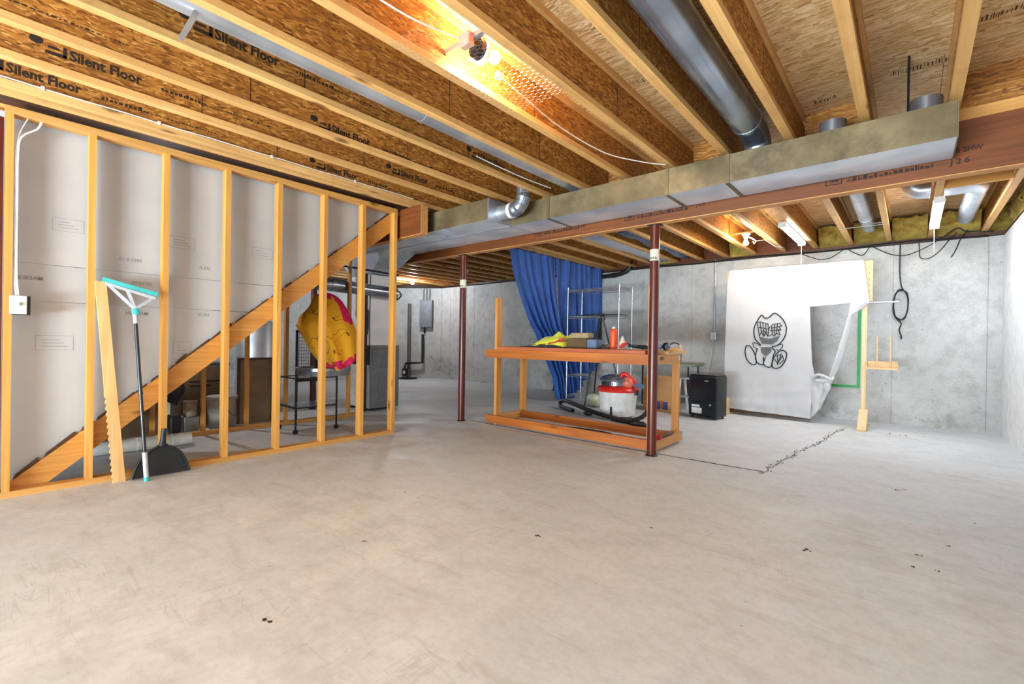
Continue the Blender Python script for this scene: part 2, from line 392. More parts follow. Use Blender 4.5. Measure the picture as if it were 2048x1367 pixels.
# the second saw line behind the first, chipped
mb = MB(); up_ = [(x, y) for x, y in strip_b]
for (a, b) in zip(up_, up_[1:]):
    w_ = .007+rnd.random()*.005
    mb.box(a[0], b[0]-.001, (a[1]+b[1])/2-w_, (a[1]+b[1])/2+w_, 0, .0012)
mb.build('saw_line', MAT['sealdark'], floor)
mb = MB()
for x, y in edge[2:-2]+edge[4:-4]:
    r_ = rnd.uniform(.003, .010); mb.ball((x+rnd.uniform(-.05, .02), y+rnd.uniform(-.03, .03), r_*.25), r_, 6, (1, 1, .5), .4)
o = mb.build('crumb', MAT['rubble'], floor); o['kind'] = 'stuff'
mb = MB()
for x, y, r_ in ((-1.786, .70, .014), (-1.50, 1.966, .012), (-2.116, 1.30, .009), (-.386, 2.777, .014), (.05, 3.107, .012), (-.058, 4.394, .014), (-.02, 4.45, .008), (.16, 3.35, .01), (-1.1, 2.5, .007), (.3, 3.9, .008), (-2.6, 1.9, .006), (.02, 2.92, .01), (.11, 2.95, .008)):
    for q in range(3):
        mb.ball((x+rnd.uniform(-r_, r_)*1.3, y+rnd.uniform(-r_, r_), .001), r_*rnd.uniform(.4, .8), 7, (1, .8, .3), .5)
o = mb.build('debris', MAT['sealdark'], floor); o['kind'] = 'stuff'

# ================================================================ CONCRETE WALLS (poured in panels, joints recessed)
def panel_wall(name, p0, p1, z1, seams, mat_, th=.2):
    # p0->p1 along the visible face; seams = distances along it
    p0, p1 = Vector((*p0, 0)), Vector((*p1, 0)); d = (p1-p0).normalized(); nrm = Vector((d.y, -d.x, 0)); L_ = (p1-p0).length
    root = struct(name, (p0+p1)/2)
    q = [p0-nrm*.006, p1-nrm*.006, p1-nrm*th, p0-nrm*th]
    MB().hexa([Vector((v.x, v.y, 0)) for v in q], [Vector((v.x, v.y, z1-.002)) for v in q]).build('wall_core', mat_, root)
    cuts = [0]+[s_ for s_ in seams if 0 < s_ < L_]+[L_]
    for a, b in zip(cuts, cuts[1:]):
        e = rnd.uniform(0, .004); a_, b_ = p0+d*(a+.004), p0+d*(b-.004)
        q = [a_+nrm*e, b_+nrm*e, b_-nrm*.008, a_-nrm*.008]
        MB().hexa([Vector((v.x, v.y, 0)) for v in q], [Vector((v.x, v.y, z1)) for v in q]).build('concrete_panel', mat_, root)
    return root
wb = panel_wall('wall_back', (-9.55, YB), (XR, YB), 2.42, [10.26-.9*i for i in range(11, -1, -1)], MAT['cwall'])
wr = panel_wall('wall_right', (XR, YB), (XR, -3.3), 2.42, [.55+.92*i for i in range(12)], MAT['cwall_lit'])
wl = panel_wall('wall_left', (-10.65, 7.30), (-9.55, YB), 2.42, [.68], MAT['cwall'])
wl2 = panel_wall('wall_far_left', (-10.65, -3.3), (-10.65, 7.30), 2.42, [.9*i for i in range(1, 12)], MAT['cwall'])
# wall behind the camera with an unseen patio door, added to let the daylight in
wn = struct('wall_near', (-5, -3.4, 0))
mb = MB(); mb.box(-10.85, -4.05, -3.5, -3.3, 0, 2.42); mb.box(.25, 1.04, -3.5, -3.3, 0, 2.42); mb.box(-4.05, .25, -3.5, -3.3, 2.2, 2.42)
mb.build('wall_core', MAT['cwall'], wn)
dr = struct('added_door', (-1.9, -3.4, 0))
mb = MB(); mb.box(-4.05, .25, -3.46, -3.36, 2.14, 2.2); mb.box(-4.05, .25, -3.46, -3.36, 0, .05)
for x in (-4.05, -2.66, -1.22, .19): mb.box(x, x+.06, -3.46, -3.36, .05, 2.14)
mb.build('door_frame', MAT['white'], dr)
for x in (-3.99, -2.60, -1.16): MB().box(x, x+1.33 if x > -3.9 else x+1.33, -3.415, -3.405, .05, 2.14).build('pane', MAT['glass'], dr)
# sill plates on the walls
sp_ = struct('trim_1', (-4, 8.2, 2.42))
MB().box(-9.6, XR+.2, 8.105, 8.29, 2.42, 2.432).build('sill_seal', MAT['sealdark'], sp_)
MB().box(-9.6, XR+.2, 8.115, 8.26, 2.432, ZJ).build('sill_plate', MAT['darkwood'], sp_)
MB().box(-10.8, XR+.2, 8.26, 8.30, ZJ, 2.83).build('rim_board', MAT['lvl'], sp_)
sp2 = struct('trim_2', (.95, 2, 2.42))
MB().box(XR+.02, XR+.2, -3.5, 8.26, 2.42, ZJ).build('sill_plate', MAT['darkwood'], sp2)
MB().box(XR+.1, XR+.2, -3.5, 8.26, ZJ, 2.83).build('rim_board', MAT['lvl'], sp2)
MB().box(-10.83, .9, -3.5, -3.34, 2.42, ZJ).build('sill_plate', MAT['darkwood'], sp2)
MB().box(-10.83, .9, -3.5, -3.42, ZJ, 2.83).build('rim_board', MAT['lvl'], sp2)
MB().box(-10.83, -10.67, -3.3, 7.2, 2.42, ZJ).build('sill_plate', MAT['darkwood'], sp2)
MB().box(-10.83, -10.75, -3.3, 8.2, ZJ, 2.83).build('rim_board', MAT['lvl'], sp2)
MB().box(-10.83, -9.55, 7.2, 8.25, 2.43, 2.47).build('corner_sill', MAT['darkwood'], sp2)

# ================================================================ CEILING: subfloor sheets on I-joists
ceil = struct('ceiling', (-4, 2, 2.8))
MB().box(-10.9, 1.1, -3.6, 8.4, 2.83, 2.87).build('floor_deck', MAT['subfloor'], ceil)
zs = ZJ+JH
sheet = None; r = 0; y = -3.55
while y < 8.3:
    x = -10.85-(.0 if r % 2 else 1.22)
    while x < 1.05:
        x0, x1 = max(x, -10.85), min(x+2.44, 1.05)
        if x1-x0 > .05:
            MB().box(x0+.0015, x1-.0015, y+.0015, min(y+1.22, 8.32)-.0015, zs, zs+.019+rnd.uniform(0, .003)).build('subfloor_panel', MAT['subfloor'], ceil)
        x += 2.44
    y += 1.22; r += 1
XK = lambda k: .64 if k == -1 else .15-.4195*k
def joist_meshes(y0, y1):
    P = []
    c = FLW/2
    w_ = MB().box(c-.006, c+.006, y0, y1, FLH-.004, JH-FLH+.004)
    # web stiffener butt seams
    b_ = MB().box(0, FLW, y0, y1, 0, FLH)
    t_ = MB().box(0, FLW, y0, y1, JH-FLH, JH)
    return w_, b_, t_
def make_joist(y0, y1, x):
    w_, b_, t_ = joist_meshes(y0, y1); og = (0, 0, 0); ps = []
    jo = w_.build('floor_joist', MAT['web'], ceil, origin=og); 
    fb = b_.build('bottom_flange', MAT['flange'], jo, origin=og); ft = t_.build('top_flange', MAT['flange'], jo, origin=og)
    place(jo, (x, 0, ZJ), ceil); place(fb, (x, 0, ZJ), jo); place(ft, (x, 0, ZJ), jo)
    return jo
def dup_joist(src, x):
    c = copy_part(src, (x, 0, ZJ), ceil)
    for ch in src.children:
        if 'flange' in ch.name: copy_part(ch, (x, 0, ZJ), c)
    return c
J = {}
near0 = None
for k_ in list(range(-1, 11))+list(range(13, 26)):
    x = XK(k_)
    if near0 is None: near0 = J[('n', k_)] = make_joist(-3.42, 4.14, x)
    else: J[('n', k_)] = dup_joist(near0, x)
J[('n', 'trim')] = dup_joist(near0, -4.165)
MB().box(-4.46, -4.168, -3.4, 3.04, ZJ+.045, zs-.001).build('gap_shade', MAT['darkwood'], ceil)  # dark board added to stand for the shaded gap above the plate
far0 = None
for k_ in range(-1, 26):
    x = XK(k_)
    if far0 is None: far0 = J[('f', k_)] = make_joist(4.142, 8.255, x)
    else: J[('f', k_)] = dup_joist(far0, x)
J[('f', 'dbl')] = dup_joist(far0, -4.635)
# butt seams of the webs: thin dark battens are gaps between web sheets, shown as short recessed joints
mbs = MB().box(FLW/2+.0062, FLW/2+.0072, -.002, .002, FLH, JH-FLH)
seam0 = None
for k_, ys in ((1, (3.0, .6)), (2, (2.9,)), (3, (2.2, .5)), (4, (2.75, 1.2)), (5, (2.4, 1.0)), (6, (2.02, 3.0)), (7, (1.25, 2.6)), (8, (1.1, 2.3)), (9, (.95, 2.15)), (10, (1.6,))):
    for y in ys:
        j = J[('n', k_)]
        if seam0 is None:
            seam0 = mbs.build('web_joint', MAT['ink'], j, origin=(0, 0, 0)); place(seam0, (XK(k_), y, ZJ), j)
        else: copy_part(seam0, (XK(k_), y, ZJ), j)
# printing on the joist webs
def web_print(k_, y0, z0, size=.078):
    j = J[('n', k_)]; x = XK(k_)+FLW/2+.0066
    # square logo before the words
    mb = MB(); h = size*.9
    mb.box(x-.0004, x+.0006, y0-.115, y0-.03, z0-.004, z0+.014); mb.box(x-.0004, x+.0006, y0-.045, y0-.03, z0, z0+h*.8)
    mb.ball((x, y0-.15, z0+h*.75), .028, 8, (.02, 1, .8)); mb.box(x-.0004, x+.0006, y0-.105, y0-.06, z0+.03, z0+.042)
    mb.build('printed_logo', MAT['ink'], j)
    text('printed_lettering', 'Silent Floor', size, MAT['ink'], j, (x, y0-.02, z0), (0, 1, 0), (0, 0, 1), sx=.88)
    # the run of fine print that follows, too small to read
    mb = MB(); y = y0+.40; q = random.Random(k_)
    while y < y0+1.05:
        l_ = q.uniform(.006, .02); hh = q.uniform(.012, .026) if y < y0+.62 else q.uniform(.004, .010)
        mb.box(x-.0004, x+.0004, y, y+l_, z0+.006, z0+.006+hh); y += l_+q.uniform(.004, .012)
    mb.build('fine_print', MAT['ink'], j)
web_print(7, .80, 2.595); web_print(9, .33, 2.585); web_print(10, .10, 2.575); web_print(8, 1.66, 2.53, .075)
web_print(9, 2.55, 2.56, .075); web_print(7, 2.75, 2.56, .075); web_print(10, 2.05, 2.56, .075); web_print(8, -.55, 2.58)
# faint stamps on the subfloor
def floor_stamp(x, y, n_, seed):
    q = random.Random(seed); mb = MB(); xx = x
    for i in range(n_):
        w_ = q.choice((.003, .004, .007)); hh = q.uniform(.02, .055)
        mb.box(xx, xx+w_, y-hh, y+q.uniform(0, .02), zs-.0008, zs+.0002); xx += w_+q.uniform(.004, .014)
    mb.build('printed_stamp', MAT['stampfloor'], ceil)
    return xx
e_ = floor_stamp(-.58, 2.45, 22, 1)
text('printed_stamp', 'ADA', .05, MAT['stampfloor'], ceil, (-.44, 2.42, zs-.001), (0, 1, 0), (-1, 0, 0))
floor_stamp(-.12, 3.85, 26, 2); floor_stamp(.26, 3.5, 12, 5); floor_stamp(-.55, 3.95, 9, 6); floor_stamp(-1.45, 2.9, 9, 8)
# yellow wool stuffed against the rim board, one batt in each bay
def lump(name, x0, x1, y0, y1, z0, z1, parent, seed):
    mb = MB()
    def f(u, v):
        a = -.1+v*1.9
        y_ = y1-(y1-y0)*math.sin(min(a+.1, 1.6))*(.75+.35*noise.noise((u*5+seed, v*4, 1)))
        z_ = z0+(z1-z0)*v+.02*noise.noise((u*7, v*6, seed))
        return (x0+(x1-x0)*u, y_, z_)
    mb.grid(f, 14, 10, (0, .03, 0))
    o = mb.build(name, MAT['insul'], parent, True); return o
for k_ in range(-1, 26):
    xl = XK(k_-1) if k_ > 0 else (XR+.1 if k_ == -1 else .64)
    if k_ >= 4 and k_ % 3: continue
    lump('insulation_batt', XK(k_)+FLW+.002, xl-.002, 7.98 if k_ < 4 else 8.12, 8.25, ZJ-.005, zs-.03, ceil, k_*3.1)
for i in range(3):
    mb = MB()
    yc = 7.3-.75*i
    def f(u, v): return (XR+.09-.13*math.sin(math.pi*min(1, v*.9+.1))*(.8+.4*noise.noise((u*5+i, v*4, 2))), yc-.36+.74*u, 2.46+.34*v)
    mb.grid(f, 12, 8, (.02, 0, 0)); mb.build('insulation_batt', MAT['insul'], ceil, True)
# blocking pieces between joists
MB().box(XK(0)+FLW+.002, .638, 5.68, 5.72, ZJ, ZJ+.085).build('blocking', MAT['studx'], ceil)
MB().box(XK(0)+FLW+.002, .638, 4.06, 4.10, ZJ, ZJ+.075).build('blocking', MAT['studx'], ceil)
MB().box(XK(0)+FLW+.002, .638, 4.10, 4.14, ZJ+.076, zs-.001).build('blocking', MAT['web'], ceil)
for k_ in (2, 4, 6, 8):
    MB().box(XK(k_)+FLW+.002, XK(k_-1)-.002, 4.105, 4.135, ZJ, zs-.001).build('blocking', MAT['web'], ceil)

# ================================================================ STUD WALL ALONG THE STAIRS
SX = -4.31
sw = struct('wall_stairwell', (SX-.05, 1.5, 0))
MB().box(SX-.089, SX, -.6, 3.0, 0, .04).build('bottom_plate', MAT['studh'], sw)
MB().box(SX-.089, SX, .085, 3.005, 2.435, 2.482).build('top_plate', MAT['studh'], sw)
stud_y = [.105, .498, .919, 1.339, 1.757, 2.185, 2.599, 2.986]
st0 = None
for y in stud_y:
    if st0 is None:
        st0 = MB().box(-.0445, .0445, -.019, .019, 0, 2.395).build('stud', MAT['stud'], sw, origin=(0, 0, 0)); place(st0, (SX-.0445, y, .04), sw)
    else: copy_part(st0, (SX-.0445, y, .04), sw)
# dark doubled post at the near end
MB().box(SX-.089, SX-.005, .03, .082, .04, 2.40).build('end_post', MAT['rust'], sw)
# drywall sheets on the stair side, seen from the back, cut along the stair
SLO = (2.458-.077)/(3.0-.124)
top_of = lambda y: .077+(y-.124)*SLO
def sheet_poly(z0, z1):
    y1s = lambda z: .124+(z-.077)/SLO
    pts = [(.04, z1)]
    y_hi = min(3.0, y1s(z1)+.02); y_lo = min(3.0, y1s(z0)+.02)
    pts = [(.04, z0), (max(.041, y_lo), z0), (max(.042, y_hi), z1), (.04, z1)]
    return pts
for z0, z1 in ((.02, 1.262), (1.266, 1.513), (1.517, 2.48)):
    MB().prism(sheet_poly(z0, z1), 'x', -4.457, -4.445).build('drywall_sheet', MAT['drywall'], sw)
shs = [o for o in sw.children if o.name.startswith('drywall')]
def mtext(s, y, z, size, sh): text('printed_lettering', s, size, MAT['inkgrey'], shs[sh], (-4.4442, y, z), (0, -1, 0), (0, 0, 1), depth=.0008)
mtext('MADE IN', .27, 1.405, .035, 1); mtext('02/10/20', .86, 1.43, .034, 1); mtext('1012 0 12', .80, 1.60, .034, 2); mtext('U.S.A.', 1.25, 1.60, .034, 2)
mtext('MADE IN', .84, 1.20, .034, 0); mtext('10120', 1.25, 1.21, .034, 0); mtext('U.S.A.', 1.72, 1.36, .03, 1)
def outline(y0, y1, z0, z1, sh):
    mb = MB(); t_ = .0025
    for a in ((y0, y1, z0, z0+t_), (y0, y1, z1-t_, z1), (y0, y0+t_, z0, z1), (y1-t_, y1, z0, z1)): mb.box(-4.4448, -4.4441, *a)
    for i in range(3):
        zz = z0+(z1-z0)*(.25+.22*i); mb.box(-4.4448, -4.4441, y0+.03, y1-.03-.02*i, zz, zz+.004)
    mb.build('printed_box', MAT['inkgrey'], shs[sh])
outline(.311, .47, 1.757, 1.846, 2); outline(.235, .424, .933, 1.035, 0); outline(.965, 1.141, 1.749, 1.84, 2); outline(1.575, 1.747, 1.753, 1.849, 2); outline(1.0, 1.12, .90, 1.0, 0)

# ================================================================ STAIRCASE
stc = thing('staircase', 'wooden basement staircase rising behind the open stud wall', 'staircase', (-5.0, 1.6, 0))
VT = .205
def stringer(x0, x1, mat_):
    return MB().prism([(.10, .041), (.10, top_of(.10)+.012), (.124, top_of(.124)), (2.975, top_of(2.975)), (2.975, top_of(2.975)-VT), (.30, top_of(.30)-VT if top_of(.30)-VT > .041 else .041)], 'x', x0, x1).build('stringer', mat_, stc)
MAT['stringer'] = wood('stringer_lumber', (226, 164, 80), (200, 134, 54), 1)
stringer(-4.438, -4.402, MAT['stringer']); stringer(-5.62, -5.582, MAT['stringer'])
nst = 12; rise = 2.42/nst; run = rise/SLO
for i in range(nst):
    z = .08+rise*(i+.75); y = .15+run*i
    if y+run > 3.03: break
    MB().box(-5.58, -4.459, y-.02, y+run+.012, z-.03, z).build('tread', MAT['tread'], stc)
    MB().box(-5.58, -4.459, y+run-.014, y+run+.004, z+.001, z+rise-.031).build('riser', MAT['tread'], stc)
# ragged strip of shims wedged along the top of the stringer
mb = MB(); y = .14; q = random.Random(5)
while y < 2.3:
    l_ = q.uniform(.05, .16); h = q.uniform(.008, .03) if y > .5 else .03
    a, b = top_of(y)-.002, top_of(y+l_)-.002
    mb.prism([(y, a), (y+l_, b), (y+l_*.97, b+h*q.uniform(.5, 1.1)), (y+.01, a+h)], 'x', -4.44, -4.415); y += l_+q.uniform(0, .03)
mb.build('shim_strip', MAT['darkwood'], stc)
# wall under the far side of the stairs
uw = struct('wall_understair', (-5.66, 2, 0))
MB().box(-5.705, -5.62, .9, 3.4, 0, .04).build('bottom_plate', MAT['studh'], uw)
for y in (1.11, 1.54, 1.96, 2.39, 2.81, 3.2):
    MB().box(-5.668, -5.622, y-.019, y+.019, .04, min(2.3, top_of(y)+.02)).build('stud', MAT['stud'], uw)
# header beam that closes the stair opening
hb = thing('header_beam', 'short red-brown header beam with pale end grain at the top of the stairs', 'beam', (-4.9, 3.1, 2.17))
for i, (a, b) in enumerate(((3.05, 3.093), (3.095, 3.14))):
    MB().box(-5.75, -3.955, a, b, 2.175, ZJ-.001).build('ply', MAT['lvl'], hb)
MB().box(-3.954, -3.950, 3.05, 3.093, 2.175, ZJ-.001).build('end_grain', MAT['lvly'], hb); MB().box(-3.954, -3.950, 3.095, 3.14, 2.175, ZJ-.001).build('end_grain', MAT['lvly'], hb)
MB().box(-5.75, -3.956, 3.052, 3.138, 2.170, 2.1745).build('bottom_edge', MAT['lvly'], hb)

# ================================================================ MAIN BEAM AND COLUMNS
beam = thing('support_beam', 'long red-brown laminated beam carrying the joists across the room', 'beam', (-3, 4.095, 2.15))
MB().box(-6.4, XR-.002, 4.05, 4.094, 2.155, ZJ-.001).build('ply', MAT['lvl'], beam)
MB().box(-6.4, XR-.002, 4.096, 4.14, 2.155, ZJ-.001).build('ply', MAT['lvl'], beam)
MB().box(-6.4, XR-.002, 4.051, 4.139, 2.148, 2.1545).build('bottom_edge', MAT['lvly'], beam)
text('printed_lettering', 'J 2 6', .05, MAT['inkred'], beam, (.175, 4.0492, 2.215), (1, 0, 0), (0, 0, 1))
text('printed_lettering', '0 2HW', .04, MAT['inkred'], beam, (.20, 4.0492, 2.285), (1, 0, 0), (0, 0, 1))
text('printed_lettering', 'J 2 6', .04, MAT['inkred'], beam, (-1.42, 4.0492, 2.235), (1, 0, 0), (0, 0, 1))
text('printed_lettering', 'J 2 6', .04, MAT['inkred'], beam, (-2.62, 4.0492, 2.225), (1, 0, 0), (0, 0, 1))
for x0 in (-.49, -2.1, -3.2):
    q = random.Random(int(x0*10)); mb = MB()
    for a in ((x0, x0+.10, 2.215, 2.222), (x0, x0+.006, 2.215, 2.255), (x0+.094, x0+.10, 2.215, 2.26), (x0+.03, x0+.08, 2.235, 2.25)): mb.box(a[0], a[1], 4.0490, 4.0496, a[2], a[3])
    x = x0+.13
    while x < x0+.58:
        l_ = q.uniform(.006, .025); mb.box(x, x+l_, 4.0490, 4.0496, 2.22, 2.22+q.uniform(.012, .035)); x += l_+q.uniform(.003, .01)
    mb.build('printed_logo', MAT['inkred'], beam)
def column(x, y, label, zst, h=2.148):
    t = thing('steel_column', label, 'column', (x, y, 0), 'steel columns under the beam')
    MB().cyl((x, y, .008), (x, y, h-.008), .043, n=24).build('shaft', MAT['rust'], t, True)
    MB().box(x-.06, x+.06, y-.045, y+.045, h-.008, h).build('cap_plate', MAT['blackm'], t)
    MB().lathe((x, y, 0), [(.058, 0), (.058, .006), (.05, .01)], 12).build('base_plate', MAT['blackm'], t)
    if zst:
        MB().lathe((x, y, zst), [(.0437, 0), (.0437, .105)], 24, cap=False).build('sticker', MAT['paper'], t, True)
        text('printed_lettering', '2-P-L', .03, MAT['ink'], t, (x+.0-.025, y-.0445, zst+.012), (1, 0, 0), (0, 0, 1))
    return t
c1 = column(-1.812, 4.10, 'dark red steel column standing at the right end of the workbench', 1.81)
c2 = column(-4.40, 4.09, 'dark red steel column standing left of the workbench', 1.72)
c3 = column(-6.64, 3.2, 'dark red steel column half hidden behind the yellow towel', 0, 2.48)

# ================================================================ DUCTS
dz0, dz1 = 2.24, 2.448
d = thing('supply_duct', 'long rectangular sheet-metal supply duct hung beside the beam, dusty on its face', 'duct', (-1.3, 3.8, dz0))
def duct_box(x0, x1, y0, y1, root, name='duct_section'):
    mb = MB(); z0, z1 = dz0, dz1
    mb.add([(x, y, z) for x in (x0, x1) for y in (y0, y1) for z in (z0, z1)], [(0,1,3,2), (4,6,7,5), (0,4,5,1), (2,3,7,6), (1,5,7,3)])
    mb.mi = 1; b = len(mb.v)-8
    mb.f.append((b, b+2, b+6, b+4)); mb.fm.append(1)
    return mb.build(name, [MAT['dusty'], MAT['litsteel']], root)
xs_ = [.183, -1.041, -1.499, -2.68, -3.16]
for a, b in zip(xs_, xs_[1:]): duct_box(b+.001, a-.001, 3.6, 3.995, d)
for x in (-1.041, -1.499, -2.68):
    mb = MB(); mb.box(x-.014, x+.014, 3.594, 3.6, dz0, dz1+.002); mb.box(x-.014, x+.014, 3.594, 3.995, dz0-.005, dz0-.0002)
    mb.build('drive_cleat', MAT['dusty'], d)
mb = MB(); mb.box(.183, .187, 3.596, 3.998, dz0-.004, dz1+.003); mb.build('end_cap', MAT['dusty'], d)
for x, y in ((-.425, 3.82), (.05, 3.82)):
    MB().lathe((x, y, dz1), [(.085, 0), (.085, .02), (.08, .02), (.08, .13)], 24).build('takeoff_collar', MAT['galvdark'], d, True)
MB().cyl((-.032, 3.66, dz1-.02), (-.032, 3.66, zs), .006, n=8).build('hanger_rod', MAT['blackm'], d)
d = thing('trunk_duct', 'wide rectangular sheet-metal trunk duct leading back to the furnace', 'duct', (-4.5, 3.6, dz0))
duct_box(-4.6, -3.165, 3.26, 3.99, d); duct_box(-5.86, -4.602, 3.26, 3.99, d)
MB().box(-3.166, -3.158, 3.255, 3.60, dz0-.003, dz1+.003).build('end_plate', MAT['galv'], d)
mb = MB(); mb.box(-5.86, -3.165, 3.592, 3.604, dz0-.006, dz0-.0005); mb.build('bottom_seam', MAT['galv'], d)
# transition that drops to the plenum
MB().hexa([(-6.5, 3.5, dz0), (-5.30, 3.5, dz0), (-5.30, 3.99, dz0), (-6.5, 3.99, dz0)][::-1], [(-6.45, 3.66, 1.98), (-5.87, 3.66, 1.98), (-5.87, 3.99, 1.98), (-6.45, 3.99, 1.98)][::-1]).build('transition', MAT['litsteel'], d)
MB().hexa([(-6.5, 3.3, dz1), (-5.862, 3.3, dz1), (-5.862, 3.99, dz1), (-6.5, 3.99, dz1)], [(-6.5, 3.3, dz0+.001), (-5.862, 3.3, dz0+.001), (-5.862, 3.99, dz0+.001), (-6.5, 3.99, dz0+.001)]).build('end_section', MAT['dusty'], d)
# elbow plugged into the end plate of the wide trunk
d = thing('duct_elbow', 'shiny adjustable metal elbow leaving the end of the trunk duct', 'duct', (-2.95, 3.43, 2.3))
def rings(pts, r, n=20): return MB().tube(pts, r, n)
pts = [(-3.157, 3.43, 2.335), (-3.02, 3.43, 2.335)]
MB().tube(pts, .072, 20).build('collar', MAT['galv'], d, True)
MB().tube([(-3.02, 3.43, 2.335), (-2.985, 3.43, 2.335)], .077, 20).build('clamp_band', MAT['white'], d, True)
el = []; rr = []
for i in range(9):
    a = math.pi/2*i/8; el.append((-2.985+.13*math.sin(a), 3.43, 2.335+.13*(1-math.cos(a)))); rr.append(.073 if i % 2 else .067)
MB().tube(el, rr, 18).build('elbow', MAT['galvdark'], d)
MB().tube([(-2.855, 3.43, 2.465), (-2.855, 3.43, 2.60)], .07, 18).build('riser', MAT['galvdark'], d, True)
# round pipes in the joist bays
def round_duct(name, label, pts, r, mat_, seams, group=None):
    t = thing(name, label, 'duct', pts[0], group)
    MB().tube(pts, r, 28).build('pipe', mat_, t, True)
    for p, q in seams: MB().tube([p, q], (r if not isinstance(r, list) else r[0])*1.035, 28).build('joint_ring', mat_, t, True)
    return t
x = -.885
round_duct('round_duct', 'big dark round metal duct running between joists towards the supply duct', [(x, -3.2, 2.615), (x, 1, 2.612), (x, 3.50, 2.605), (x, 3.66, 2.60), (x, 3.76, 2.56), (x, 3.80, 2.449)], [.098, .098, .098, .096, .094, .094], MAT['galvdark'], [((x, 3.46, 2.606), (x, 3.50, 2.605))])
x = -2.475
round_duct('round_duct', 'slim pale round duct tucked beside a joist above the stud wall', [(x, -3.2, 2.572), (x, 3.70, 2.572), (x, 3.80, 2.54), (x, 3.83, 2.449)], .076, MAT['galv'], [((x, 1.9, 2.572), (x, 1.93, 2.572))])
x = -.43
round_duct('round_duct', 'round metal duct in the far bay between the two strip lights', [(x, 4.2, 2.60), (x, 7.55, 2.60), (x, 7.68, 2.62), (x, 7.74, 2.70)], .073, MAT['galv'], [((x, 6.9, 2.60), (x, 6.92, 2.60))])
t = thing('elbow_duct', 'bent round duct crossing above the right-hand strip light', 'duct', (.3, 6.2, 2.55))
MB().tube([(-.02, 6.15, 2.78), (-.02, 6.15, 2.70), (.0, 6.15, 2.645), (.05, 6.15, 2.615), (.13, 6.15, 2.61)], .082, 22).build('pipe', MAT['galv'], t, True)
MB().tube([(.21, 6.15, 2.61), (.36, 6.15, 2.61), (.42, 6.17, 2.61), (.46, 6.22, 2.61), (.47, 6.30, 2.61)], .082, 22).build('pipe', MAT['galv'], t, True)
MB().tube([(.47, 6.30, 2.61), (.47, 7.7, 2.61)], .078, 22).build('pipe', MAT['galv'], t, True)
MB().tube([(-.36, 6.9, 2.503), (XK(1)+.02, 6.92, 2.503)], .006, 6).build('hanger_strap', MAT['galv'], thing('support_strap', 'thin metal strap carrying the round duct in the far bay', 'strap', (-.4, 6.9, 2.5)))
MB().tube([(XK(2)+.03, 6.9, 2.482), (XK(1)+.02, 6.92, 2.482)], .005, 6).build('strap_bar', MAT['galv'], [o for o in COL.objects if o.name == 'support_strap'][0])
# metal panning closing far joist bays
def pan(k_, label):
    x0, x1 = XK(k_)+FLW+.001, XK(k_-1)-.001
    mb = MB(); 
    def f(u, v): return (x0+(x1-x0)*u, 4.2+3.85*v, ZJ+.04+.006*math.sin(v*9+u*3))
    mb.grid(f, 3, 24, (0, 0, .002)); o = mb.build('joist_pan', MAT['litsteel'], None, True); tag(o, label, 'duct', 'sheet-metal return pans between far joists')
pan(9, 'shiny sheet-metal pan closing the joist bay right of the blue curtain')
t = thing('flexible_duct', 'blue-grey insulated flexible duct lying in the bay left of the right column', 'duct', (XK(8)+.22, 6, 2.5), None)
pts = []; rr = []
for i in range(60):
    y = 4.3+3.7*i/59; pts.append((XK(8)+.235+.02*math.sin(i*.3), y, 2.60+.012*math.sin(i*.45))); rr.append(.088+(.006 if i % 2 else 0))
MAT['fduct'] = plain('blue_grey_duct_wrap', (92, 112, 140), .3, .3, (60, 74, 96), 8)
MB().tube(pts, rr, 14).build('hose', MAT['fduct'], t)
# hanging strap near the stairs
t = tag(MB().bar((-2.44, .62, 2.50), (-2.46, .565, 2.355), .022, .004, (1, 0, 0)).build('hanger_strap', MAT['galv']), 'bent galvanised strap dangling from the slim duct at upper left', 'strap')
# black drain pipe above the curtain
t = thing('drain_pipe', 'black plastic drain pipe bending down at the top of the back wall', 'pipe', (-4.2, 8.0, 2.35))
MB().tube([(-4.62, 8.02, 2.335), (-4.35, 8.02, 2.345), (-4.22, 8.02, 2.36), (-4.10, 8.02, 2.40), (-4.04, 8.02, 2.46), (-4.03, 8.02, 2.60)], .042, 16).build('pipe', MAT['black'], t, True)
MB().tube([(-4.40, 8.02, 2.343), (-4.33, 8.02, 2.346)], .049, 16).build('coupling', MAT['black'], t, True)

# ================================================================ LAMPS
def bulb(parent, c, axis, r, mat_, capmat=None):
    c = Vector(c); a = Vector(axis).normalized()
    prof = [(.012, -.055), (.013, -.045), (.02, -.035), (.8*r, -.018), (r, .0), (.92*r, .4*r), (.6*r, .8*r), (.02*r, r)]
    mb = MB(); vs = []
    ref = Vector((0, 0, 1)) if abs(a.z) < .9 else Vector((1, 0, 0)); e1 = a.cross(ref).normalized(); e2 = a.cross(e1)
    n = 16
    for rr_, h in prof:
        for k_ in range(n):
            t_ = 2*math.pi*k_/n; vs.append(c+a*h+(e1*math.cos(t_)+e2*math.sin(t_))*rr_)
    fs = [(i*n+k_, i*n+(k_+1)%n, (i+1)*n+(k_+1)%n, (i+1)*n+k_) for i in range(len(prof)-1) for k_ in range(n)]
    fs += [tuple(range(n)), tuple((len(prof)-1)*n+k_ for k_ in range(n))]
    mb.add(vs, fs); return mb.build('bulb', mat_, parent, True)
lamp = thing('ceiling_lamp', 'lit bare bulb in a porcelain holder above chicken wire', 'lamp', (-1.72, 1.72, 2.5))
MB().lathe((-1.72, 1.66, 2.56), [(.05, 0), (.052, .022), (.052, .03)], 20, 'y').build('back_box', MAT['blackm'], lamp, True)
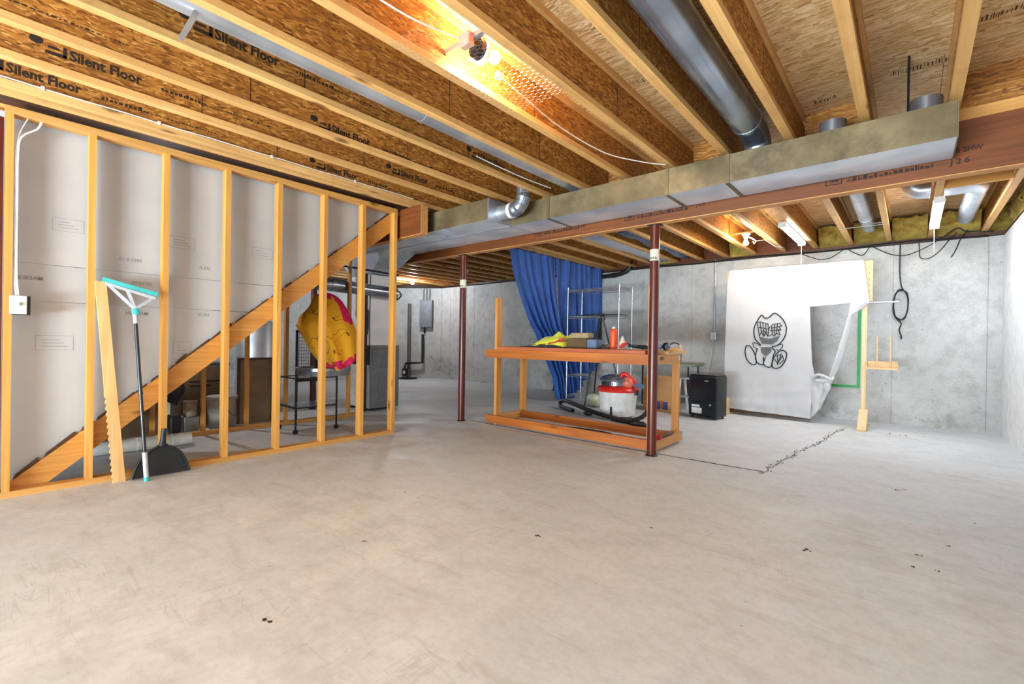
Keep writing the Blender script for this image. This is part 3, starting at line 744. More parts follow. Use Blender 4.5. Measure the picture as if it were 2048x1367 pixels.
MB().lathe((-1.72, 1.692, 2.56), [(.060, -.002), (.066, .002), (.066, .028), (.052, .036), (.028, .042), (.024, .06)], 22, 'y').build('holder', MAT['porcelain'], lamp, True)
bulb(lamp, (-1.72, 1.80, 2.575), (0, 1, .05), .034, MAT['bulb_warm'])
MB().box(-1.755, -1.685, 1.575, 1.62, 2.53, 2.60).build('junction_box', plain('pinkish_box', (190, 150, 130), .5), lamp, bevel=.006)
MB().cyl((-1.72, 1.62, 2.56), (-1.72, 1.66, 2.56), .012, n=10).build('nipple', MAT['galv'], lamp, True)
MB().box(-1.90, -1.53, 1.61, 1.64, 2.575, 2.60).build('bar_hanger', MAT['galv'], lamp)
MB().cyl((-1.705, 1.73, 2.515), (-1.705, 1.75, 2.42), .0012, n=5).build('pull_cord', MAT['cable_white'], lamp)
MB().box(-1.715, -1.685, 1.80, 1.84, 2.462, 2.492).build('plug', MAT['white'], lamp)
# chicken wire under the lamp
def hexwire():
    mb = MB(); a = .020; r_ = .00055; x0, x1, y0, y1 = -1.945, -1.50, 1.30, 2.16
    h = a*math.sqrt(3); seen = set(); 
    def zz(x, y):
        e = min(x-x0, x1-x); return ZJ-.006-.012*math.sin(math.pi*min(1, max(0, (x-x0)/(x1-x0))))-.01*noise.noise((x*6, y*5, 0))
    i = 0; x = x0
    while x < x1:
        y = y0+(h/2 if i % 2 else 0)
        while y < y1:
            P = [(x+a*math.cos(math.pi/3*q), y+a*math.sin(math.pi/3*q)) for q in range(6)]
            for p, q in zip(P, P[1:]+P[:1]):
                kk = tuple(sorted(((round(p[0], 3), round(p[1], 3)), (round(q[0], 3), round(q[1], 3)))))
                if kk in seen: continue
                seen.add(kk)
                if max(p[0], q[0]) > x1 or min(p[0], q[0]) < x0: continue
                mb.tube([(p[0], p[1], zz(*p)), (q[0], q[1], zz(*q))], r_, 3, False)
            y += h
        x += 1.5*a; i += 1
    return mb
wm = tag(hexwire().build('chicken_wire', MAT['galv']), 'sheet of chicken wire stapled across the joists under the near bulb', 'wire mesh')
lamp2 = thing('ceiling_lamp', 'small lit round bulb hanging from a white holder above the canvas', 'lamp', (-1.7, 6.75, 2.4))
MB().lathe((-1.7, 6.75, 2.50), [(.052, .05), (.055, .03), (.03, 0), (.022, -.03)], 18).build('holder', MAT['porcelain'], lamp2, True)
bulb(lamp2, (-1.7, 6.75, 2.415), (0, 0, -1), .034, MAT['bulb_warm2'])
MB().box(-1.90, -1.53, 6.735, 6.765, 2.551, 2.565).build('bar_hanger', MAT['studx'], lamp2)
MB().tube([(-1.66, 6.75, 2.49), (-1.61, 6.76, 2.46), (-1.58, 6.77, 2.43), (-1.60, 6.78, 2.40), (-1.62, 6.77, 2.43)], .009, 8).build('plug_adapter', MAT['white'], lamp2, True)
MB().tube([(-1.58, 6.77, 2.43), (-1.52, 6.95, 2.47), (-1.47, 7.3, 2.44), (-1.42, 7.7, 2.47)], .004, 6).build('flex', MAT['cable_white'], lamp2, True)
fill_lamp = thing('ceiling_lamp', 'added fill bulb hidden behind the stairs by the water heater', 'lamp', (-6.9, 1.4, 2.44))  # unseen bulb added to brighten the furnace corner
MB().lathe((XK(17)+.03, 1.4, ZJ), [(.05, 0), (.05, -.012), (.025, -.03)], 16).build('holder', MAT['porcelain'], fill_lamp, True)
bulb(fill_lamp, (XK(17)+.03, 1.4, 2.40), (0, 0, -1), .04, MAT['bulb_cool'])
lamp3 = thing('ceiling_lamp', 'glaring cool white bulb in the far left corner', 'lamp', (-9.08, 6.78, 2.44))
MB().lathe((-9.08, 6.78, 2.485), [(.05, 0), (.05, -.012), (.025, -.03)], 16).build('holder', MAT['porcelain'], lamp3, True)
bulb(lamp3, (-9.08, 6.78, 2.40), (0, 0, -1), .04, MAT['bulb_cool'])
def strip_light(x, y0, y1, zt, label):
    t = thing('strip_light', label, 'lamp', (x, (y0+y1)/2, zt-.06), 'white strip lights under the far joists')
    MB().box(x-.04, x+.04, y0, y1, zt-.022, zt).build('housing', MAT['white'], t)
    mb = MB(); pr = [(x+.042*math.cos(a), zt-.023-.036*math.sin(a)) for a in [math.pi*i/8 for i in range(9)]]
    mb.prism([(p[0], p[1]) for p in pr], 'y', y0+.02, y1-.02); o = mb.build('lens', MAT['led'], t)
    for y in (y0, y1-.02): MB().box(x-.043, x+.043, y, y+.02, zt-.06, zt-.0225).build('end_cap', MAT['white'], t)
    MB().cyl((x, y1-.04, zt-.06), (x, y1-.04, zt-.33), .0035, n=6).build('pull_cord', MAT['white'], t)
    return t
strip_light(-1.155, 6.12, 7.42, ZJ-.002, 'lit white strip light above the canvas, left of the pair')
strip_light(.188, 5.95, 7.25, ZJ-.002, 'lit white strip light near the right wall, right of the pair')

# ================================================================ CABLES
def cable(name, label, pts, r, mat_, cat='cable', n=6, group=None):
    o = MB().tube(pts, r, n).build(name, mat_, None, True); return tag(o, label, cat, group)
def smooth(pts, k_=6):
    out = []; P = [Vector(p) for p in pts]
    for i in range(len(P)-1):
        p0, p1, p2, p3 = P[max(i-1, 0)], P[i], P[i+1], P[min(i+2, len(P)-1)]
        for j in range(k_):
            t_ = j/k_; out.append(.5*((2*p1)+(p2-p0)*t_+(2*p0-5*p1+4*p2-p3)*t_*t_+(3*p1-p0-3*p2+p3)*t_**3))
    out.append(P[-1]); return out
cj = XK(10)+FLW+.003
t = thing('ceiling_cable', 'thin white cable clipped along the joist above the stud wall', 'cable', (cj, 1.5, 2.5))
MB().tube([(cj, y, 2.50+.03*(1 if i == 0 else .95)+.002*math.sin(i*2)-(.04 if y > 2.3 else 0)*0) for i, y in enumerate([-.6+.17*q for q in range(22)])], .0042, 6).build('cable', MAT['cable_white'], t, True)
for y in (.23, .80, 1.55, 2.3): MB().box(cj-.002, cj+.007, y-.008, y+.008, 2.518, 2.539).build('cable_clip', MAT['white'], t)
cable('lamp_cable', 'white cable feeding the near bulb from the left along the bay', smooth([(-1.90, -.6, 2.60), (-1.89, .3, 2.59), (-1.86, .9, 2.60), (-1.80, 1.30, 2.56), (-1.735, 1.62, 2.575)]), .0045, MAT['cable_white'])
cable('lamp_cable', 'white cable running from the near bulb towards the supply duct', smooth([(-1.70, 1.82, 2.475), (-1.76, 2.1, 2.50), (-1.84, 2.6, 2.52), (-1.78, 3.1, 2.49), (-1.62, 3.42, 2.478), (-1.50, 3.57, 2.474)]), .004, MAT['cable_white'])
cable('loose_cable', 'frayed white cable lying in the bay beside the slim round duct', smooth([(-2.72, 2.65, 2.56), (-2.68, 2.95, 2.53), (-2.66, 3.25, 2.52), (-2.62, 3.55, 2.51)]), .005, MAT['cable_white'])
cb = [(-9.4, 8.07, 2.44)]+[(-9.4+10.1*i/40, 8.075+.012*math.sin(i*1.3), 2.438+.014*math.sin(i*.9)) for i in range(1, 41)]
cable('wall_cable', 'thick black cable running along the top of the back wall', smooth(cb, 3), .012, MAT['cable_black'])
cable('wall_cable', 'thin black cable sagging in two loops above the canvas', smooth([(-1.30, 8.06, 2.44), (-1.15, 8.05, 2.36), (-1.02, 8.05, 2.31), (-.90, 8.05, 2.32), (-.80, 8.05, 2.38), (-.72, 8.05, 2.43), (-.62, 8.05, 2.36), (-.52, 8.05, 2.32), (-.44, 8.05, 2.44)]), .006, MAT['cable_black'])
cable('wall_cable', 'thin black cable hanging in a long loop right of the canvas post', smooth([(-.44, 8.06, 2.44), (-.30, 8.05, 2.34), (-.18, 8.05, 2.28), (-.05, 8.05, 2.27), (.10, 8.05, 2.33), (.20, 8.05, 2.39), (.28, 8.05, 2.46)]), .006, MAT['cable_black'])
cable('wall_cable', 'black cable ends dangling in a hook near the right corner', smooth([(.42, 8.05, 2.50), (.34, 8.05, 2.40), (.26, 8.05, 2.28), (.16, 8.05, 2.20), (.08, 8.05, 2.22), (.07, 8.05, 2.32), (.06, 8.05, 2.44)]), .006, MAT['cable_black'])
cable('wall_cable', 'short black cable end hanging at the upper right of the back wall', smooth([(.52, 8.05, 2.52), (.45, 8.05, 2.40), (.42, 8.05, 2.30), (.37, 8.05, 2.19)]), .006, MAT['cable_black'])
cable('wall_cable', 'black cable arching over the insulation by the right corner', smooth([(.30, 8.05, 2.46), (.38, 8.04, 2.53), (.44, 8.04, 2.55), (.50, 8.05, 2.50), (.60, 8.05, 2.49), (.74, 8.06, 2.47)]), .008, MAT['cable_black'])
pts = [(-.125, 8.075, 2.44), (-.126, 8.07, 2.2), (-.122, 8.065, 2.0), (-.10, 8.06, 1.84)]
for i in range(34):
    a = i/34*2*math.pi*2.6+.9; pts.append((-.108+(.082+.008*math.sin(i))*math.cos(a), 8.07-.012*(i % 3), 1.61+(.20+.01*math.cos(i*1.7))*math.sin(a)))
pts += [(-.10, 8.06, 1.36), (-.12, 8.06, 1.28), (-.10, 8.06, 1.20), (-.095, 8.06, 1.15)]
cable('cable_coil', 'coil of black cable hanging on the back wall beside the metal rod', smooth(pts, 3), .008, MAT['cable_black'])
# conduit and outlet
t = thing('electrical_conduit', 'grey conduit with an outlet box fixed to the back wall left of the canvas', 'conduit', (-2.5, 8.08, 1.1))
MB().cyl((-2.505, 8.085, 1.24), (-2.505, 8.085, 2.46), .011, n=10).build('pipe', MAT['galvdark'], t, True)
MB().box(-2.55, -2.46, 8.04, 8.1, 1.11, 1.24).build('outlet_box', MAT['galv'], t, bevel=.004)
MB().box(-2.535, -2.475, 8.034, 8.04, 1.125, 1.225).build('outlet', MAT['white'], t)
MB().tube(smooth([(-2.50, 8.03, 1.15), (-2.50, 7.99, 1.02), (-2.53, 8.0, .8), (-2.58, 8.0, .5), (-2.52, 7.9, .2), (-2.4, 7.5, .03)]), .005, 6).build('cord', MAT['cable_white'], t, True)

# ================================================================ WORKBENCH
wbn = thing('workbench', 'long orange-stained wooden workbench with two tall front posts', 'workbench', (-2.95, 4.5, 0))
bx0, bx1, by0, by1 = -3.99, -1.90, 4.165, 4.87
MB().box(bx0+.06, bx0+.10, by0+.04, by0+.125, 0, 1.575).build('leg', MAT['benchv'], wbn)
MB().box(bx1-.012, bx1+.026, by0+.04, by0+.125, 0, 1.60).build('leg', MAT['benchv'], wbn)
MB().box(bx0+.0, bx0+.04, by1-.09, by1, 0, .935).build('leg', MAT['benchv'], wbn)
MB().box(bx1-.02, bx1+.05, by1-.04, by1, 0, .935).build('leg', MAT['benchv'], wbn)
MB().box(bx0-.06, bx1+.03, by0, by0+.038, .835, .935).build('front_rail', MAT['bleach'], wbn)
MB().box(bx0, bx1+.05, by1+.001, by1+.038, .835, .935).build('back_rail', MAT['bleach'], wbn)
MB().box(bx0+.02, bx0+.058, by0+.04, by1-.1, .84, .934).build('end_rail', MAT['benchy'], wbn)
MB().box(bx1+.028, bx1+.066, by0+.04, by1-.042, .84, .934).build('end_rail', MAT['benchy'], wbn)
MB().box(bx0-.04, bx1+.024, by0, by0+.038, .025, .118).build('front_stretcher', MAT['bleach'], wbn)
MB().box(bx0+.02, bx1+.02, by1-.13, by1-.092, .025, .118).build('back_stretcher', MAT['bleach'], wbn)
MB().box(bx0+.02, bx0+.058, by0+.126, by1-.135, .03, .118).build('end_stretcher', MAT['benchy'], wbn)
MB().box(bx1+.052, bx1+.09, by0+.04, by1, .03, .118).build('end_stretcher', MAT['benchy'], wbn)
MB().box(bx1-.02, bx1+.05, by1-.085, by1-.042, .0, .12).build('foot_block', MAT['benchv'], wbn)
for i in range(4):
    y0 = by0+.06+.2*i if i else by0+.02
    y1 = by0+.06+.2*(i+1)-.003 if i < 3 else by1+.06
    # boards notch round the posts by starting just inside them
    MB().box(bx0+.12 if i < 1 else bx0-.02, bx1-.03 if i < 1 else bx1+.10, y0, y1, .9355, .973-.002*(i % 2)).build('top_board', MAT['benchtop'] if i < 1 else MAT['pinex'], wbn)
mb = MB()
for x in (bx1+.0905,): mb.box(x, x+.002, by1-.05, by1-.01, .06, .115)
mb.build('bracket', MAT['galv'], wbn)
mb = MB(); mb.box(bx1+.0665, bx1+.069, by1-.09, by1-.05, .87, .925); mb.build('bracket', MAT['galv'], wbn)
TZ = .974
# hi-vis vest heap
v_ = thing('safety_vest', 'crumpled yellow and red safety vest with black trim on the workbench', 'vest', (-3.25, 4.5, TZ))
def heap(x0, x1, y0, y1, h, seed, top=lambda u: 1):
    def f(u, v):
        e = math.sin(math.pi*u)**.5*math.sin(math.pi*v)**.5 if 0 < u < 1 and 0 < v < 1 else 0
        return (x0+(x1-x0)*u+.02*noise.noise((u*4, v*4, seed)), y0+(y1-y0)*v+.02*noise.noise((u*5, v*3, seed+3)), TZ+.003+e*h*top(u)*(.75+.5*noise.noise((u*4+seed, v*4, 1)))+.006*abs(noise.noise((u*14, v*13, seed))))
    return f
mb = MB(); mb.grid(heap(-3.58, -2.99, 4.28, 4.78, .10, 1.3, lambda u: .35+.75*u), 22, 16, (0, 0, -.003)); mb.build('black_lining', MAT['blackcloth'], v_, True)
mb = MB(); mb.grid(lambda u, v: Vector(heap(-3.50, -2.985, 4.32, 4.80, .27, 2.3, lambda u: .22+.85*u)(u, v))+Vector((0, 0, .012)), 24, 16, (0, 0, -.003)); mb.build('yellow_cloth', MAT['hivis'], v_, True)
mb = MB(); mb.grid(lambda u, v: Vector((-3.28+.30*u, 4.315+.05*v, TZ+.025+.04*v+.05*u+.01*noise.noise((u*6, v*3, 4)))), 14, 4, (0, .004, 0)); mb.build('red_band', MAT['redcloth'], v_, True)
mb = MB(); mb.grid(lambda u, v: Vector((-3.50+.16*u, 4.45+.1*v, TZ+.015+.055*u*(1-u)*4+.02*v)), 8, 4, (0, 0, -.003)); mb.build('red_collar', MAT['redcloth'], v_, True)
mb = MB(); mb.grid(lambda u, v: Vector((-3.37-.14*u, 4.31-.13*u+.02*v, TZ+.03-.025*u)), 6, 2, (0, 0, .004)); mb.build('black_strap', MAT['blackcloth'], v_, True)
MAT['cardbrown'] = plain('brown_box_board', (98, 80, 48), .8, 0, (82, 64, 36), 8)
MAT['foamtan'] = plain('tan_foam', (170, 152, 118), .9, 0, (146, 128, 94), 30, .3)
MAT['bluegrey'] = plain('blue_grey_plastic', (96, 118, 148), .5)
b_ = thing('storage_box', 'flat brown box with a blue-grey end on the workbench', 'box', (-2.85, 4.5, TZ))
MB().box(-2.985, -2.72, 4.40, 4.60, TZ, 1.085).build('body', MAT['cardbrown'], b_, bevel=.004)
MB().box(-2.719, -2.60, 4.405, 4.60, TZ, 1.075).build('end_tray', MAT['bluegrey'], b_, bevel=.006)
tag(MB().box(-2.965, -2.73, 4.44, 4.58, 1.0855, 1.15).build('foam_block', MAT['foamtan'], bevel=.018, seg=3, smooth=True), 'tan rounded foam block lying on the flat brown box', 'block')
MAT['orange'] = plain('orange_plastic', (232, 84, 26), .4); MAT['milky'] = plain('milky_plastic', (232, 214, 186), .45)
b_ = thing('spray_bottle', 'bright orange bottle with a white cap on the workbench', 'bottle', (-2.44, 4.5, TZ))
MB().lathe((-2.44, 4.5, TZ), [(.036, 0), (.039, .01), (.039, .19), (.03, .215), (.018, .222)], 20).build('body', MAT['orange'], b_, True)
MB().lathe((-2.44, 4.5, TZ+.222), [(.018, 0), (.018, .012), (.010, .022)], 14).build('cap', MAT['white'], b_, True)
b_ = thing('glue_bottle', 'pale glue bottle with a dark tip beside the orange bottle', 'bottle', (-2.345, 4.52, TZ))
MB().lathe((-2.345, 4.52, TZ), [(.03, 0), (.033, .01), (.033, .08), (.016, .11), (.008, .14)], 18).build('body', MAT['milky'], b_, True)
MB().lathe((-2.345, 4.52, TZ+.14), [(.007, 0), (.006, .015), (.002, .02)], 10).build('tip', MAT['bluegrey'], b_, True)
cable('power_cord', 'tangled black power cord heaped on the workbench left of the column', smooth([(-2.15+.10*math.sin(i*2.3)+.002*i, 4.53+.06*math.cos(i*1.7), TZ+.012+.03*abs(math.sin(i*1.1))) for i in range(22)], 4), .011, MAT['cable_black'], 'cord', 7)
b_ = thing('hand_tool', 'small red and black hand tool beside the black cord', 'tool', (-2.30, 4.42, TZ))
MB().tube([(-2.32, 4.42, TZ+.02), (-2.29, 4.43, TZ+.05), (-2.25, 4.44, TZ+.065)], [.016, .02, .014], 10).build('grip', MAT['redcloth'], b_, True)
MB().tube([(-2.25, 4.44, TZ+.065), (-2.21, 4.45, TZ+.05)], .008, 8).build('head', MAT['blackm'], b_, True)
b_ = thing('rag_bundle', 'small grey-brown cloth bundle behind the flat box', 'rag', (-2.53, 4.5, TZ))
MB().ball((-2.535, 4.53, TZ+.025), .045, 12, (1.2, .9, .58), .35).build('bundle', plain('grey_brown_rag', (124, 108, 92), .9), b_, True)
MB().tube([(-2.58, 4.47, TZ+.02), (-2.55, 4.46, TZ+.045), (-2.52, 4.47, TZ+.03)], .008, 6).build('dark_edge', MAT['blackcloth'], b_, True)
b_ = thing('respirator_mask', 'black and grey respirator mask on the workbench right of the column', 'mask', (-1.90, 4.62, TZ))
MB().ball((-1.905, 4.62, TZ+.04), .045, 12, (.9, .8, .9), .1).build('face_piece', MAT['black'], b_, True)
for dx in (-.045, .04): MB().lathe((-1.905+dx, 4.575, TZ+.035), [(.026, -.02), (.028, 0), (.02, .02)], 14, 'y').build('filter', MAT['bluegrey'], b_, True)
b_ = thing('headphones', 'pale earmuffs lying behind a yellow wooden block on the workbench', 'headphones', (-1.80, 4.70, TZ))
MB().tube([(-1.845+.055*math.cos(a)*-1+.0, 4.70, TZ+.038+.04*math.sin(a)) for a in [math.pi*i/10 for i in range(11)]], .006, 6).build('headband', MAT['black'], b_, True)
for x in (-1.90, -1.79): MB().ball((x, 4.70, TZ+.032), .032, 12, (.6, 1, 1)).build('ear_cup', MAT['milky'], b_, True)
tag(MB().prism([(-1.86, TZ), (-1.80, TZ+.03), (-1.76, TZ+.03), (-1.70+.01, TZ)], 'y', 4.50, 4.545).build('wood_jig', MAT['studx']), 'curved yellow wooden jig at the right end of the workbench', 'jig')
# tools lying on the floor under the bench
b_ = thing('push_pole', 'thin brown pole with black ends lying under the workbench', 'pole', (-2.3, 4.55, 0))
MB().cyl((-2.75, 4.52, .016), (-1.98, 4.60, .016), .011, n=10).build('shaft', MAT['rust'], b_, True)
MB().cyl((-1.98, 4.60, .018), (-1.90, 4.608, .018), .017, n=10).build('grip', MAT['black'], b_, True)
b_ = thing('bar_clamp', 'black bar clamp with red jaw lying on the end stretcher of the workbench', 'clamp', (-1.83, 4.5, .118))
MB().cyl((-1.825, 4.30, .135), (-1.825, 4.62, .135), .012, n=8).build('bar', MAT['black'], b_, True)
MB().box(-1.85, -1.80, 4.27, 4.31, .1185, .165).build('jaw', MAT['redcloth'], b_, bevel=.005)
tag(MB().tube(smooth([(-3.2, 4.60, .012), (-2.95, 4.61, .018), (-2.72, 4.62, .02), (-2.5, 4.64, .012)]), [.008, .012, .012, .02, .02, .02, .022, .022, .022, .022, .022, .022, .022, .022, .022, .02, .02, .014, .01], 8).build('crowbar', MAT['black'], None, True), 'flat black pry bar lying on the floor under the workbench', 'pry bar')

# ================================================================ SHOP VACUUM
vc = thing('shop_vacuum', 'white bucket shop vacuum with red lid and grey motor head', 'vacuum', (-3.08, 5.85, 0))
vx, vy = -3.10, 5.86
MAT['vacwhite'] = plain('white_bucket_plastic', (230, 228, 222), .4)
MAT['vacred'] = plain('red_vac_plastic', (214, 42, 30), .35)
MB().lathe((vx, vy, .03), [(.20, 0), (.235, .01), (.255, .20), (.258, .205), (.262, .33), (.27, .335)], 32).build('bucket', MAT['vacwhite'], vc, True)
MB().lathe((vx, vy, .365), [(.285, 0), (.29, .03), (.27, .06), (.20, .085), (.19, .085)], 32).build('lid', MAT['vacred'], vc, True)
MB().lathe((vx-.02, vy, .45), [(.20, 0), (.20, .05), (.23, .06), (.235, .08), (.19, .12), (.10, .15), (.05, .155)], 28).build('motor_head', MAT['galvdark'], vc, True)
for i in range(12):
    a = -2.9+i*.14; MB().bar((vx-.02+.202*math.cos(a), vy+.202*math.sin(a), .455), (vx-.02+.202*math.cos(a), vy+.202*math.sin(a), .495), .012, .01, (math.cos(a), math.sin(a), 0)).build('vent_slot', MAT['black'], vc)
MB().tube(smooth([(vx+.10, vy-.10, .47), (vx+.10, vy-.10, .57), (vx+.13, vy-.08, .615), (vx+.20, vy-.05, .58), (vx+.25, vy-.02, .52), (vx+.27, vy+.02, .46)]), .03, 12).build('handle', MAT['vacred'], vc, True)
MB().ball((vx+.17, vy-.06, .49), .09, 16, (1, .8, 1)).build('motor_cover', plain('pale_red_plastic', (226, 112, 84), .4), vc, True)
for s_ in (-1, 1):
    MB().box(vx+s_*.288-.012, vx+s_*.288+.012, vy-.03, vy+.03, .33, .40).build('latch', MAT['black'], vc, bevel=.004)
MB().box(vx+.03, vx+.05, vy-.27, vy-.252, .04, .17).build('clip', MAT['black'], vc)
for a in range(4):
    an = math.pi/4+a*math.pi/2; x, y = vx+.2*math.cos(an), vy+.2*math.sin(an)
    MB().ball((x, y, .02), .02, 10).build('caster', MAT['black'], vc, True)
MB().cyl((vx+.27, vy-.02, .47), (vx+.40, vy-.05, .46), .03, n=12).build('hose_port', MAT['bluegrey'], vc, True)
hs = smooth([(-2.56, 5.80, .46), (-2.52, 5.75, .30), (-2.60, 5.62, .10), (-2.75, 5.50, .035), (-3.0, 5.52, .03)], 8)
MB().tube(hs, [.028+(.004 if i % 2 else 0) for i in range(len(hs))], 10).build('hose', MAT['black'], vc)
wn_ = thing('vacuum_wand', 'black vacuum wand with a curved nozzle lying in front of the white bucket', 'vacuum wand', (-3.5, 5.7, 0))
MB().tube(smooth([(-2.50, 5.42, .03), (-2.95, 5.50, .04), (-3.45, 5.66, .08), (-3.85, 5.83, .125), (-4.06, 5.95, .125), (-4.17, 6.0, .085), (-4.13, 5.95, .04), (-3.98, 5.85, .032), (-3.75, 5.72, .032)], 6), .03, 12).build('tube', MAT['black'], wn_, True)
MB().ball((-3.42, 5.60, .045), .055, 12, (1.3, .7, .7), .15).build('nozzle', MAT['black'], wn_, True)
MB().box(-2.62, -2.40, 5.25, 5.40, 0, .05).build('floor_head', MAT['blackm'], wn_, bevel=.012)

# ================================================================ WIRE SHELF AND WHAT STANDS ROUND IT
sh = thing('wire_shelf', 'tall chrome wire shelving unit in front of the blue curtain', 'shelf', (-4.07, 6.96, 0))
SX0, SX1, SY0, SY1 = -4.56, -3.57, 6.74, 7.2
for x in (SX0, SX1):
    for y in (SY0, SY1):
        MB().cyl((x, y, 0), (x, y, 1.99), .0125, n=10).build('post', MAT['chrome'], sh, True)
for z in (1.95, 1.49, .47, .12):
    mb = MB()
    for dz in (0, -.035):
        for a, b in (((SX0, SY0), (SX1, SY0)), ((SX1, SY0), (SX1, SY1)), ((SX1, SY1), (SX0, SY1)), ((SX0, SY1), (SX0, SY0))):
            mb.tube([(*a, z+dz), (*b, z+dz)], .004, 5)
    for i in range(24):
        x = SX0+(SX1-SX0)*(i+.5)/24; mb.tube([(x, SY0, z), (x, SY1, z)], .0022, 4)
    for y in (SY0, SY1):
        zig = [(SX0+(SX1-SX0)*i/24, y, z-(.035 if i % 2 else 0)) for i in range(25)]; mb.tube(zig, .0025, 4)
    for x in (SX0, SX1):
        zig = [(x, SY0+(SY1-SY0)*i/12, z-(.035 if i % 2 else 0)) for i in range(13)]; mb.tube(zig, .0025, 4)
    mb.build('wire_tray', MAT['chrome'], sh)
tag(MB().box(-4.32, -3.60, 6.78, 7.12, 1.494, 1.512).build('black_board', MAT['blackgloss'], bevel=.003), 'flat black board lying on the middle tray of the wire shelf', 'board')
tr_ = thing('tripod', 'black camera tripod standing in front of the wire shelf', 'tripod', (-3.72, 6.45, 0))
MB().cyl((-3.72, 6.45, .95), (-3.72, 6.45, 1.46), .014, n=10).build('centre_column', MAT['blackm'], tr_, True)
MB().box(-3.78, -3.66, 6.42, 6.48, 1.46, 1.50).build('head', MAT['black'], tr_, bevel=.008)
MB().tube([(-3.68, 6.43, 1.48), (-3.60, 6.36, 1.40)], .008, 8).build('pan_handle', MAT['black'], tr_, True)
for a in (.3, 2.4, 4.5):
    c_, s_ = math.cos(a), math.sin(a)
    MB().tube([(-3.72+.03*c_, 6.45+.03*s_, 1.42), (-3.72+.20*c_, 6.45+.20*s_, .75), (-3.72+.36*c_, 6.45+.36*s_, .012)], [.017, .014, .011], 8).build('leg', MAT['blackm'], tr_, True)
    MB().tube([(-3.72, 6.45, 1.0), (-3.72+.14*c_, 6.45+.14*s_, 1.0)], .006, 6).build('spreader', MAT['blackm'], tr_, True)
ft = thing('folding_table', 'low grey-green folding table behind the workbench', 'table', (-3.4, 7.65, 0))
MAT['tablegreen'] = plain('grey_green_laminate', (132, 146, 134), .5)
MB().box(-3.50, -2.62, 7.35, 7.9, .67, .70).build('table_top', MAT['tablegreen'], ft, bevel=.006)
for x in (-3.45, -2.68):
    for y in (7.40, 7.85): MB().cyl((x, y, 0), (x, y, .669), .013, n=8).build('leg', MAT['blackm'], ft, True)
    MB().cyl((x, 7.40, .2), (x, 7.85, .2), .010, n=8).build('leg_brace', MAT['blackm'], ft, True)
MAT['cardboard'] = plain('cardboard', (196, 150, 98), .85, 0, (180, 134, 84), 6)
cb_ = thing('cardboard_box', 'open-faced tan cardboard box with blue and red print behind the right column', 'box', (-2.8, 6.95, 0))
MB().box(-3.14, -2.70, 6.78, 7.16, 0, .52).build('body', MAT['cardboard'], cb_)
for s_ in (0, 1): MB().box(-3.14, -2.70, 6.775+s_*.195, 6.775+s_*.195+.188, .521, .526).build('flap', MAT['cardboard'], cb_)
mb = MB()
for i in range(3): mb.box(-3.07+.12*i, -2.99+.12*i, 6.7785, 6.7798, .04, .16)
mb.build('printed_marks', plain('blue_print', (60, 70, 120), .7), cb_)
mb = MB()
for i in range(2): mb.box(-2.985+.12*i, -2.955+.12*i, 6.7785, 6.7798, .05, .17)
mb.build('printed_marks', plain('red_print', (200, 80, 60), .7), cb_)
mb = MB()
for i in range(2): mb.box(-2.699, -2.6985, 6.82+.14*i, 6.92+.14*i, .04, .17)
mb.build('printed_marks', bpy.data.materials['blue_print'], cb_)
ss = thing('step_stool', 'white folding step stool between the column and the black dehumidifier', 'stool', (-2.42, 7.1, 0))
MB().box(-2.66, -2.40, 6.98, 7.20, .50, .53).build('top_step', MAT['galvdark'], ss, bevel=.006)
for sx_ in (-2.65, -2.42):
    MB().bar((sx_, 7.18, .50), (sx_, 7.32, 0), .02, .03, (1, 0, 0)).build('leg', MAT['white'], ss)
    MB().bar((sx_, 7.0, .50), (sx_, 6.86, 0), .02, .03, (1, 0, 0)).build('leg', MAT['white'], ss)
MB().box(-2.65, -2.42, 6.91, 7.02, .24, .26).build('step', MAT['galvdark'], ss)
tag(MB().ball((-3.85, 6.5, .105), .12, 14, (1.1, .9, .87), .25).build('cloth_bag', fabric('pale_green_bag', (204, 206, 180), (186, 188, 160)), None, True), 'pale crumpled bag on the floor under the wire shelf', 'bag')
tag(MB().hexa([(-5.70, 7.90, 0), (-5.52, 7.90, 0), (-5.52, 7.94, 0), (-5.70, 7.94, 0)], [(-5.70, 8.04, .62), (-5.52, 8.04, .62), (-5.52, 8.08, .62), (-5.70, 8.08, .62)]).build('black_plank', MAT['black']), 'narrow black plank leaning on the back wall left of the curtain', 'plank')
# ---- dehumidifier
dh = thing('dehumidifier', 'black boxy dehumidifier standing left of the white canvas', 'dehumidifier', (-2.17, 6.75, 0))
A_ = -.18
def rp(x, y): return (-2.17+x*math.cos(A_)-y*math.sin(A_), 6.74+x*math.sin(A_)+y*math.cos(A_))
def rbox(x0, x1, y0, y1, z0, z1): 
    q = [rp(x0, y0), rp(x1, y0), rp(x1, y1), rp(x0, y1)]
    return MB().hexa([(*p, z0) for p in q], [(*p, z1) for p in q])
rbox(-.21, .21, -.13, .16, .03, .60).build('body', MAT['black'], dh, bevel=.022, seg=3, smooth=True)
rbox(-.17, .205, -.142, -.131, .24, .575).build('front_panel', MAT['blackgloss'], dh, bevel=.006)
rbox(-.17, .205, -.142, -.131, .045, .232).build('water_tank', MAT['blackgloss'], dh, bevel=.006)
rbox(-.19, .20, -.11, .14, .6005, .612).build('top_panel', MAT['blackgloss'], dh, bevel=.004)
rbox(.04, .09, -.1436, -.142, .525, .535).build('badge', MAT['white'], dh)
rbox(-.15, -.03, -.1436, -.142, .16, .19).build('rating_label', MAT['white'], dh)
rbox(-.15, .0, -.1436, -.142, .07, .15).build('rating_label', MAT['white'], dh)
rbox(.11, .135, -.1436, -.142, .19, .215).build('energy_sticker', plain('light_blue_sticker', (110, 180, 220), .5), dh)
